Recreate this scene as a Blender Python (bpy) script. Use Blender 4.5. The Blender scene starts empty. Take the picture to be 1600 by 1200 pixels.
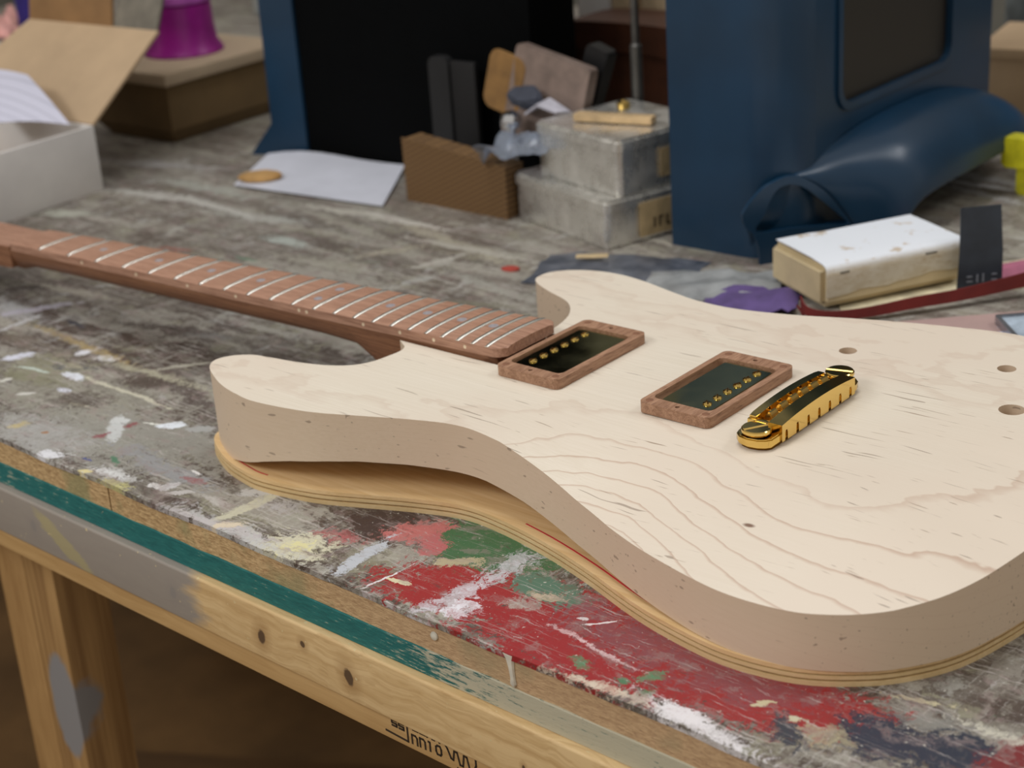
import bpy, bmesh, math, random
from mathutils import Vector, Matrix, geometry, noise as mnoise
random.seed(4)
scene = bpy.context.scene
COL = scene.collection
S = 0.001            # everything below is written in millimetres
Z0 = 953.0           # height of the guitar's top plane above the floor (mm)
BT = -53.0           # bench top in guitar coordinates

# ------------------------------------------------------------------ camera
cam_d = bpy.data.cameras.new('camera'); cam = bpy.data.objects.new('camera', cam_d); COL.objects.link(cam)
scene.camera = cam
yaw, pitch, roll = 2.292236642, 0.393200871, -0.070136931
fw = Vector((math.cos(pitch)*math.cos(yaw), math.cos(pitch)*math.sin(yaw), -math.sin(pitch)))
rt = Vector((math.sin(yaw), -math.cos(yaw), 0)); up = rt.cross(fw)
rt2 = math.cos(roll)*rt + math.sin(roll)*up; up2 = rt2.cross(fw)
m = Matrix((rt2, up2, -fw)).transposed().to_4x4()
m.translation = Vector((1067.805, -690.552, 357.073+Z0))*S
cam.matrix_world = m
cam_d.sensor_width = 36.0; cam_d.lens = 2671.4/1600*36
cam_d.clip_start = 0.05; cam_d.clip_end = 50
cam_d.dof.use_dof = True; cam_d.dof.focus_distance = 0.845; cam_d.dof.aperture_fstop = 10.2

# ------------------------------------------------------------------ light
w = bpy.data.worlds.new('workshop_air'); scene.world = w; w.use_nodes = True
bg = w.node_tree.nodes['Background']; bg.inputs[0].default_value = (1.0, 0.925, 0.83, 1); bg.inputs[1].default_value = 0.47
def area(name, loc, target, size, size_y, power, col):
    l = bpy.data.lights.new(name, 'AREA'); l.shape = 'RECTANGLE'; l.size = size; l.size_y = size_y; l.energy = power; l.color = col
    o = bpy.data.objects.new(name, l); COL.objects.link(o); o.location = loc
    o.rotation_euler = (Vector(target)-Vector(loc)).to_track_quat('-Z', 'Y').to_euler(); return o
area('ceiling_tube_light', (0.35, 0.05, 2.75), (0.5, 0.0, 0.9), 1.3, 0.35, 15, (0.97, 0.98, 1.0))
area('ceiling_tube_light', (-0.1, -1.75, 2.45), (0.45, 0.0, 0.9), 1.6, 0.4, 24, (0.97, 0.98, 1.0))
area('ceiling_tube_light', (1.9, 1.2, 2.75), (0.6, 0.3, 0.9), 1.2, 0.3, 11, (0.97, 0.98, 1.0))
scene.view_settings.view_transform = 'Standard'; scene.view_settings.look = 'None'
scene.view_settings.gamma = 1.0; scene.view_settings.use_curve_mapping = False
scene.view_settings.exposure = -0.19

# ------------------------------------------------------------------ materials
def lin(c):
    r = []
    for v in c[:3]:
        v = v/255.0
        r.append(v/12.92 if v <= 0.04045 else ((v+0.055)/1.055)**2.4)
    return (r[0], r[1], r[2], 1.0)
class Mat:
    def __init__(s, name, rough=0.6, metal=0.0, **kw):
        s.m = bpy.data.materials.new(name); s.m.use_nodes = True; s.t = s.m.node_tree
        s.b = s.t.nodes['Principled BSDF']; s.b.inputs['Roughness'].default_value = rough; s.b.inputs['Metallic'].default_value = metal
        for k, v in kw.items(): s.b.inputs[k.replace('_', ' ')].default_value = v
        tc = s.t.nodes.new('ShaderNodeTexCoord')
        s.co = s.vm('SCALE', tc.outputs['Object'], sc=1000.0)
    def put(s, sock, v):
        if hasattr(v, 'is_output') or isinstance(v, bpy.types.NodeSocket): s.t.links.new(v, sock)
        else: sock.default_value = v
    def vm(s, op, a, b=None, sc=None):
        n = s.t.nodes.new('ShaderNodeVectorMath'); n.operation = op; s.put(n.inputs[0], a)
        if b is not None: s.put(n.inputs[1], b)
        if sc is not None: s.put(n.inputs[3], sc)
        return n.outputs['Value'] if op in ('LENGTH', 'DOT_PRODUCT') else n.outputs[0]
    def ma(s, op, a, b=0.0, c=0.0, clamp=False):
        n = s.t.nodes.new('ShaderNodeMath'); n.operation = op; n.use_clamp = clamp
        s.put(n.inputs[0], a); s.put(n.inputs[1], b); s.put(n.inputs[2], c); return n.outputs[0]
    def noise(s, v, scale=1.0, detail=4.0, rough=0.5, dist=0.0, color=False):
        n = s.t.nodes.new('ShaderNodeTexNoise'); s.put(n.inputs['Vector'], v)
        n.inputs['Scale'].default_value = scale; n.inputs['Detail'].default_value = detail
        n.inputs['Roughness'].default_value = rough; n.inputs['Distortion'].default_value = dist
        return n.outputs['Color'] if color else n.outputs[0]
    def mp(s, v, loc=(0, 0, 0), rot=(0, 0, 0), sc=(1, 1, 1), typ='POINT'):
        n = s.t.nodes.new('ShaderNodeMapping'); n.vector_type = typ; s.put(n.inputs[0], v)
        n.inputs[1].default_value = loc; n.inputs[2].default_value = rot; n.inputs[3].default_value = sc; return n.outputs[0]
    def rng(s, v, a, b, c=0.0, d=1.0, smooth=False):
        n = s.t.nodes.new('ShaderNodeMapRange'); n.clamp = True
        if smooth: n.interpolation_type = 'SMOOTHSTEP'
        s.put(n.inputs[0], v)
        for i, x in enumerate((a, b, c, d)): n.inputs[i+1].default_value = x
        return n.outputs[0]
    def mix(s, f, a, b, mode='MIX'):
        n = s.t.nodes.new('ShaderNodeMix'); n.data_type = 'RGBA'; n.blend_type = mode
        s.put(n.inputs[0], f)
        for i, x in ((6, a), (7, b)):
            if isinstance(x, tuple): n.inputs[i].default_value = lin(x) if max(x) > 1.001 else (*x[:3], 1)
            else: s.put(n.inputs[i], x)
        return n.outputs[2]
    def sep(s, v):
        n = s.t.nodes.new('ShaderNodeSeparateXYZ'); s.put(n.inputs[0], v); return n.outputs
    def col(s, v):
        if isinstance(v, tuple): s.b.inputs['Base Color'].default_value = lin(v)
        else: s.put(s.b.inputs['Base Color'], v)
        return s
    def bump(s, h, strength=0.3, dist=0.3):
        n = s.t.nodes.new('ShaderNodeBump'); n.inputs['Strength'].default_value = strength
        n.inputs['Distance'].default_value = dist*S; s.put(n.inputs['Height'], h)
        s.put(s.b.inputs['Normal'], n.outputs[0]); return s

def plain(name, c, rough=0.6, metal=0.0, var=0.12, vs=0.05, bump=0.15, **kw):
    M = Mat(name, rough, metal, **kw)
    n = M.noise(M.co, vs, 5, 0.6)
    dark = tuple(max(0.0, x*(1-var*1.4)) for x in c); lite = tuple(min(255.0, x*(1+var)) for x in c)
    M.col(M.mix(M.rng(n, .3, .7), dark, lite))
    if bump: M.bump(M.noise(M.co, 1.3, 4, .6), bump, .2)
    return M.m

def wood(name, c1, c2, axis='x', fine=0.9, line=0.25, rough=0.55, cell=1.0, flecks=0.0, fleck_col=(120, 90, 66)):
    """plain sawn wood with the grain along one local axis"""
    M = Mat(name, rough)
    k = {'x': (0.02, 1, 1), 'y': (1, 0.02, 1), 'z': (1, 1, 0.02)}[axis]
    warp = M.noise(M.co, 0.012, 2, .5, color=True)
    v = M.vm('ADD', M.co, M.vm('SCALE', warp, sc=14.0))
    vv = M.mp(v, sc=tuple(q*cell for q in k))
    a = M.noise(vv, .18*fine, 3, .6); b = M.noise(vv, .9*fine, 4, .7)
    f = M.ma('ADD', M.ma('MULTIPLY', a, 1-line), M.ma('MULTIPLY', b, line))
    c = M.mix(M.rng(f, .36, .64), c1, c2)
    if flecks:
        q = M.noise(M.mp(M.co, sc=tuple(x*3.5 if x < 1 else x for x in k)), .55, 1, .5)
        c = M.mix(M.rng(q, 1-flecks, 1-flecks+.05), c, fleck_col)
    M.col(c); M.bump(b, .12, .25)
    return M.m

def maple(name):
    M = Mat(name, 0.5)
    co = M.co; x, y, z = M.sep(co)[0:3]
    big = M.noise(M.mp(co, sc=(.0035, .012, .01)), 1, 2, .5)
    wob = M.noise(M.mp(co, sc=(.03, .05, .05)), 1, 3, .5)
    fine = M.noise(M.mp(co, sc=(.012, .8, .8)), 1, 3, .6)
    c = M.mix(M.rng(fine, .35, .65), (222, 211, 192), (230, 220, 203))
    c = M.mix(M.rng(M.noise(co, .008, 3, .5), .35, .65), c, (224, 210, 192))
    # growth rings: nearly flat sheets through the plank, cut open where the top dips
    ring = M.ma('ADD', M.ma('MULTIPLY', z, 0.30), M.ma('MULTIPLY', big, 1.25))
    ring = M.ma('ADD', ring, M.ma('MULTIPLY', wob, .62))
    ring = M.ma('ADD', ring, M.ma('MULTIPLY', y, 0.004))
    dz = M.ma('SUBTRACT', 45.0, z); dx = M.ma('MAXIMUM', M.ma('SUBTRACT', x, 85.0), -50.0)
    ring = M.ma('ADD', ring, M.ma('MULTIPLY', M.ma('MULTIPLY', dz, dx), .0016))
    fr = M.ma('FRACT', ring)
    ln = M.ma('MULTIPLY', M.rng(fr, .86, .975, 0, 1), M.rng(fr, .975, 1.0, 1, 0))
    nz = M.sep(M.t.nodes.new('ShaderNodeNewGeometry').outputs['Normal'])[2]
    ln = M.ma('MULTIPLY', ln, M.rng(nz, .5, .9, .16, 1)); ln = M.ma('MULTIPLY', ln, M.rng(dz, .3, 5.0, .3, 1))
    c = M.mix(M.rng(nz, .3, .8, .5, 0), c, (206, 172, 134))  # sides tinted tan: edge wood, with their shade painted in
    c = M.mix(M.ma('MULTIPLY', ln, .5), c, (168, 122, 92))
    # mineral streaks and flecks running with the grain
    wv = M.vm('ADD', co, M.vm('SCALE', M.noise(co, .02, 2, .5, color=True), sc=7.0))
    q = M.noise(M.mp(wv, sc=(.034, .7, .7)), 1, 1.5, .45)
    gate = M.rng(M.noise(co, .02, 2, .5), .42, .62)
    c = M.mix(M.ma('MULTIPLY', M.rng(q, .70, .76), M.ma('ADD', .10, M.ma('MULTIPLY', gate, .6))), c, (138, 112, 90))
    q2 = M.noise(M.mp(wv, loc=(31, 5, 9), sc=(.016, .55, .4)), 1, 1, .4)
    c = M.mix(M.ma('MULTIPLY', M.rng(q2, .715, .75), .6), c, (128, 108, 92))
    # one small knot
    d = M.vm('LENGTH', M.mp(co, loc=(89.2, -104.3, 40), sc=(7, 3, 60), typ='TEXTURE'))
    c = M.mix(M.rng(d, .2, .6, .9, 0, True), c, (112, 76, 54))
    M.col(c); M.bump(fine, .08, .2)
    return M.m

# ------------------------------------------------------------------ mesh tools
def bm_new(): return bmesh.new()
def bm_box(bm, x0, x1, y0, y1, z0, z1, bev=0.0, seg=2, mat=None):
    vs = [bm.verts.new((x, y, z)) for x in (x0, x1) for y in (y0, y1) for z in (z0, z1)]
    fs = [bm.faces.new([vs[i] for i in f]) for f in ((0, 1, 3, 2), (4, 6, 7, 5), (0, 4, 5, 1), (2, 3, 7, 6), (0, 2, 6, 4), (1, 5, 7, 3))]
    if bev:
        es = {e for f in fs for e in f.edges}
        bmesh.ops.bevel(bm, geom=list(es), offset=bev, segments=seg, affect='EDGES', profile=.6)
    if mat is not None: bmesh.ops.transform(bm, matrix=mat, verts=vs)
    return bm
def box(x0, x1, y0, y1, z0, z1, bev=0.0, seg=2): return bm_box(bm_new(), x0, x1, y0, y1, z0, z1, bev, seg)
def bm_prism(bm, poly, z0, z1, bev=0.0, ax='z'):
    """extrude a 2D polygon; ax='x': polygon is (y,z), 'y': polygon is (x,z)"""
    def P(a, b, h): return {'z': (a, b, h), 'x': (h, a, b), 'y': (a, h, b)}[ax]
    lo = [bm.verts.new(P(a, b, z0)) for a, b in poly]; hi = [bm.verts.new(P(a, b, z1)) for a, b in poly]
    n = len(poly); f1 = bm.faces.new(lo[::-1]); f2 = bm.faces.new(hi)
    sd = [bm.faces.new((lo[i], lo[(i+1) % n], hi[(i+1) % n], hi[i])) for i in range(n)]
    if bev: bmesh.ops.bevel(bm, geom=list(set(f1.edges) | set(f2.edges)), offset=bev, segments=2, affect='EDGES')
    bmesh.ops.recalc_face_normals(bm, faces=bm.faces[:])
    return bm
def prism(poly, z0, z1, bev=0.0, ax='z'): return bm_prism(bm_new(), poly, z0, z1, bev, ax)
def ngon(cx, cy, r, n=24, a0=0.0): return [(cx+r*math.cos(a0+2*math.pi*i/n), cy+r*math.sin(a0+2*math.pi*i/n)) for i in range(n)]
def rrect(x0, x1, y0, y1, r, n=5):
    o = []
    for cx, cy, a in ((x1-r, y1-r, 0), (x0+r, y1-r, 90), (x0+r, y0+r, 180), (x1-r, y0+r, 270)):
        for i in range(n+1):
            t = math.radians(a+90*i/n); o.append((cx+r*math.cos(t), cy+r*math.sin(t)))
    return o
def bm_lathe(bm, prof, n=24, mat=None):
    rings = []
    for r, z in prof:
        rings.append([bm.verts.new((r*math.cos(2*math.pi*i/n), r*math.sin(2*math.pi*i/n), z)) for i in range(n)])
    new = [v for q in rings for v in q]
    for a, b in zip(rings, rings[1:]):
        for i in range(n): bm.faces.new((a[i], a[(i+1) % n], b[(i+1) % n], b[i]))
    bm.faces.new(rings[0][::-1]); bm.faces.new(rings[-1])
    if mat is not None: bmesh.ops.transform(bm, matrix=mat, verts=new)
    return bm
def lathe(prof, n=24, mat=None): return bm_lathe(bm_new(), prof, n, mat)
def inside(p, poly):
    c = False; x, y = p; j = len(poly)-1
    for i in range(len(poly)):
        xi, yi = poly[i]; xj, yj = poly[j]
        if (yi > y) != (yj > y) and x < (xj-xi)*(y-yi)/(yj-yi)+xi: c = not c
        j = i
    return c
def plate(outer, holes, zt, zb, grid=0.0, ax='z', hole_floor=None):
    """a plate with outline, holes and height functions for its top and bottom"""
    ft = zt if callable(zt) else (lambda x, y: zt); fb = zb if callable(zb) else (lambda x, y: zb)
    pts = [Vector(p) for p in outer]; edges = [(i, (i+1) % len(outer)) for i in range(len(outer))]
    for h in holes:
        b = len(pts); pts += [Vector(p) for p in h]; edges += [(b+i, b+(i+1) % len(h)) for i in range(len(h))]
    if grid:
        xs = [p[0] for p in outer]; ys = [p[1] for p in outer]; rings = [outer]+holes
        y = min(ys)+grid/2; k = 0
        while y < max(ys):
            x = min(xs)+grid/2+(k % 2)*grid/2
            while x < max(xs):
                if inside((x, y), outer) and not any(inside((x, y), h) for h in holes):
                    if min((x-q[0])**2+(y-q[1])**2 for r_ in rings for q in r_) > (grid*.5)**2: pts.append(Vector((x, y)))
                x += grid
            y += grid*.866; k += 1
    V, E, F = geometry.delaunay_2d_cdt(pts, edges, [], 0, 1e-5)[:3]
    F = [f for f in F if (lambda c: inside(c, outer) and not any(inside(c, h) for h in holes))((sum(V[i].x for i in f)/len(f), sum(V[i].y for i in f)/len(f)))]
    def P(a, b, h): return {'z': (a, b, h), 'x': (h, a, b), 'y': (a, h, b)}[ax]
    bm = bm_new()
    T = [bm.verts.new(P(v.x, v.y, ft(v.x, v.y))) for v in V]; B = [bm.verts.new(P(v.x, v.y, fb(v.x, v.y))) for v in V]
    cnt = {}
    for f in F:
        bm.faces.new([T[i] for i in f]); bm.faces.new([B[i] for i in reversed(f)])
        for i in range(len(f)):
            e = (f[i], f[(i+1) % len(f)]); cnt[e] = 1
    for (a, b) in cnt:
        if (b, a) not in cnt: bm.faces.new((T[b], T[a], B[a], B[b]))
    bmesh.ops.delete(bm, geom=[v for v in bm.verts if not v.link_faces], context='VERTS')
    bmesh.ops.recalc_face_normals(bm, faces=bm.faces[:])
    return bm
def loft(sections, caps=True, closed=True):
    bm = bm_new(); R = [[bm.verts.new(p) for p in s] for s in sections]; n = len(sections[0])
    for a, b in zip(R, R[1:]):
        for i in range(n if closed else n-1): bm.faces.new((a[i], a[(i+1) % n], b[(i+1) % n], b[i]))
    if caps: bm.faces.new(R[0][::-1]); bm.faces.new(R[-1])
    bmesh.ops.recalc_face_normals(bm, faces=bm.faces[:]); return bm
def sheet(rows, th):
    """a thin sheet from a grid of points, given real thickness"""
    bm = bm_new(); R = [[bm.verts.new(p) for p in r] for r in rows]
    fs = [bm.faces.new((R[i][j], R[i][j+1], R[i+1][j+1], R[i+1][j])) for i in range(len(R)-1) for j in range(len(R[0])-1)]
    bmesh.ops.recalc_face_normals(bm, faces=fs)
    bmesh.ops.solidify(bm, geom=fs, thickness=th); return bm
def tube(path, r, n=8):
    secs = []
    for i, p in enumerate(path):
        a = Vector(path[max(i-1, 0)]); b = Vector(path[min(i+1, len(path)-1)]); d = (b-a).normalized()
        u = d.cross(Vector((0, 0, 1))); u = u.normalized() if u.length > .01 else Vector((1, 0, 0)); v = d.cross(u)
        secs.append([Vector(p)+r*(math.cos(2*math.pi*k/n)*u+math.sin(2*math.pi*k/n)*v) for k in range(n)])
    return loft(secs)
def spline(P, n=8, closed=False):
    o = []; N = len(P); rng_ = range(N if closed else N-1)
    for i in rng_:
        if closed: a, b, c, d = (P[(i+k) % N] for k in (-1, 0, 1, 2))
        else: a, b, c, d = P[max(i-1, 0)], P[i], P[i+1], P[min(i+2, N-1)]
        for k in range(n):
            t = k/n
            o.append(tuple(.5*(2*b[j]+(c[j]-a[j])*t+(2*a[j]-5*b[j]+4*c[j]-d[j])*t*t+(3*b[j]-a[j]-3*c[j]+d[j])*t**3) for j in range(len(b))))
    if not closed: o.append(tuple(P[-1]))
    return o

def obj(name, bm, mat, parent=None, loc=None, rotz=0.0, smooth=35, label=None, kind=None, rot=None):
    me = bpy.data.meshes.new(name)
    for v in bm.verts: v.co *= S
    bm.to_mesh(me); bm.free()
    if smooth:
        for p in me.polygons: p.use_smooth = True
        me.set_sharp_from_angle(angle=math.radians(smooth))
    me.materials.append(mat)
    o = bpy.data.objects.new(name, me); COL.objects.link(o)
    if loc is not None: o.location = Vector(loc)*S + (Vector((0, 0, Z0*S)) if parent is None else Vector((0, 0, 0)))
    elif parent is None: o.location = (0, 0, Z0*S)
    if rot is not None: o.rotation_euler = rot
    elif rotz: o.rotation_euler = (0, 0, rotz)
    if parent is not None: o.parent = parent
    if label: o['label'] = label
    if kind: o['kind'] = kind
    return o
def tag(o, label, cat, group=None):
    o['label'] = label; o['category'] = cat
    if group: o['group'] = group
    return o
def thing(name, label, cat, loc, rotz=0.0, group=None, rot=None):
    o = bpy.data.objects.new(name, None); o.empty_display_size = .02; COL.objects.link(o)
    o.location = Vector(loc)*S + Vector((0, 0, Z0*S)); o.rotation_euler = rot if rot else (0, 0, rotz)
    return tag(o, label, cat, group)
def dup(o, name, loc, parent, rotz=0.0, rot=None):
    c = o.copy(); COL.objects.link(c); c.name = name; c.location = Vector(loc)*S; c.parent = parent
    c.rotation_euler = rot if rot else (0, 0, rotz); return c

# ------------------------------------------------------------------ the room
M = Mat('concrete_floor', 0.8)
M.col(M.mix(M.rng(M.noise(M.co, .004, 6, .6), .35, .65), (104, 76, 44), (140, 104, 62)))
fl = obj('floor', box(-3500, 3500, -3000, 3500, -60, 0), M.m, loc=(0, 0, -Z0), kind='structure')
M = Mat('painted_block_wall', 0.85)
M.col(M.mix(M.rng(M.noise(M.co, .002, 4, .6), .4, .6), (112, 112, 104), (146, 146, 138)))
wb = obj('wall_back', box(-3500, 3500, 3500, 3600, 0, 3000), M.m, loc=(0, 0, -Z0), kind='structure')
wl = obj('wall_left', box(-3600, -3500, -3000, 3600, 0, 3000), M.m, loc=(0, 0, -Z0), kind='structure')

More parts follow.
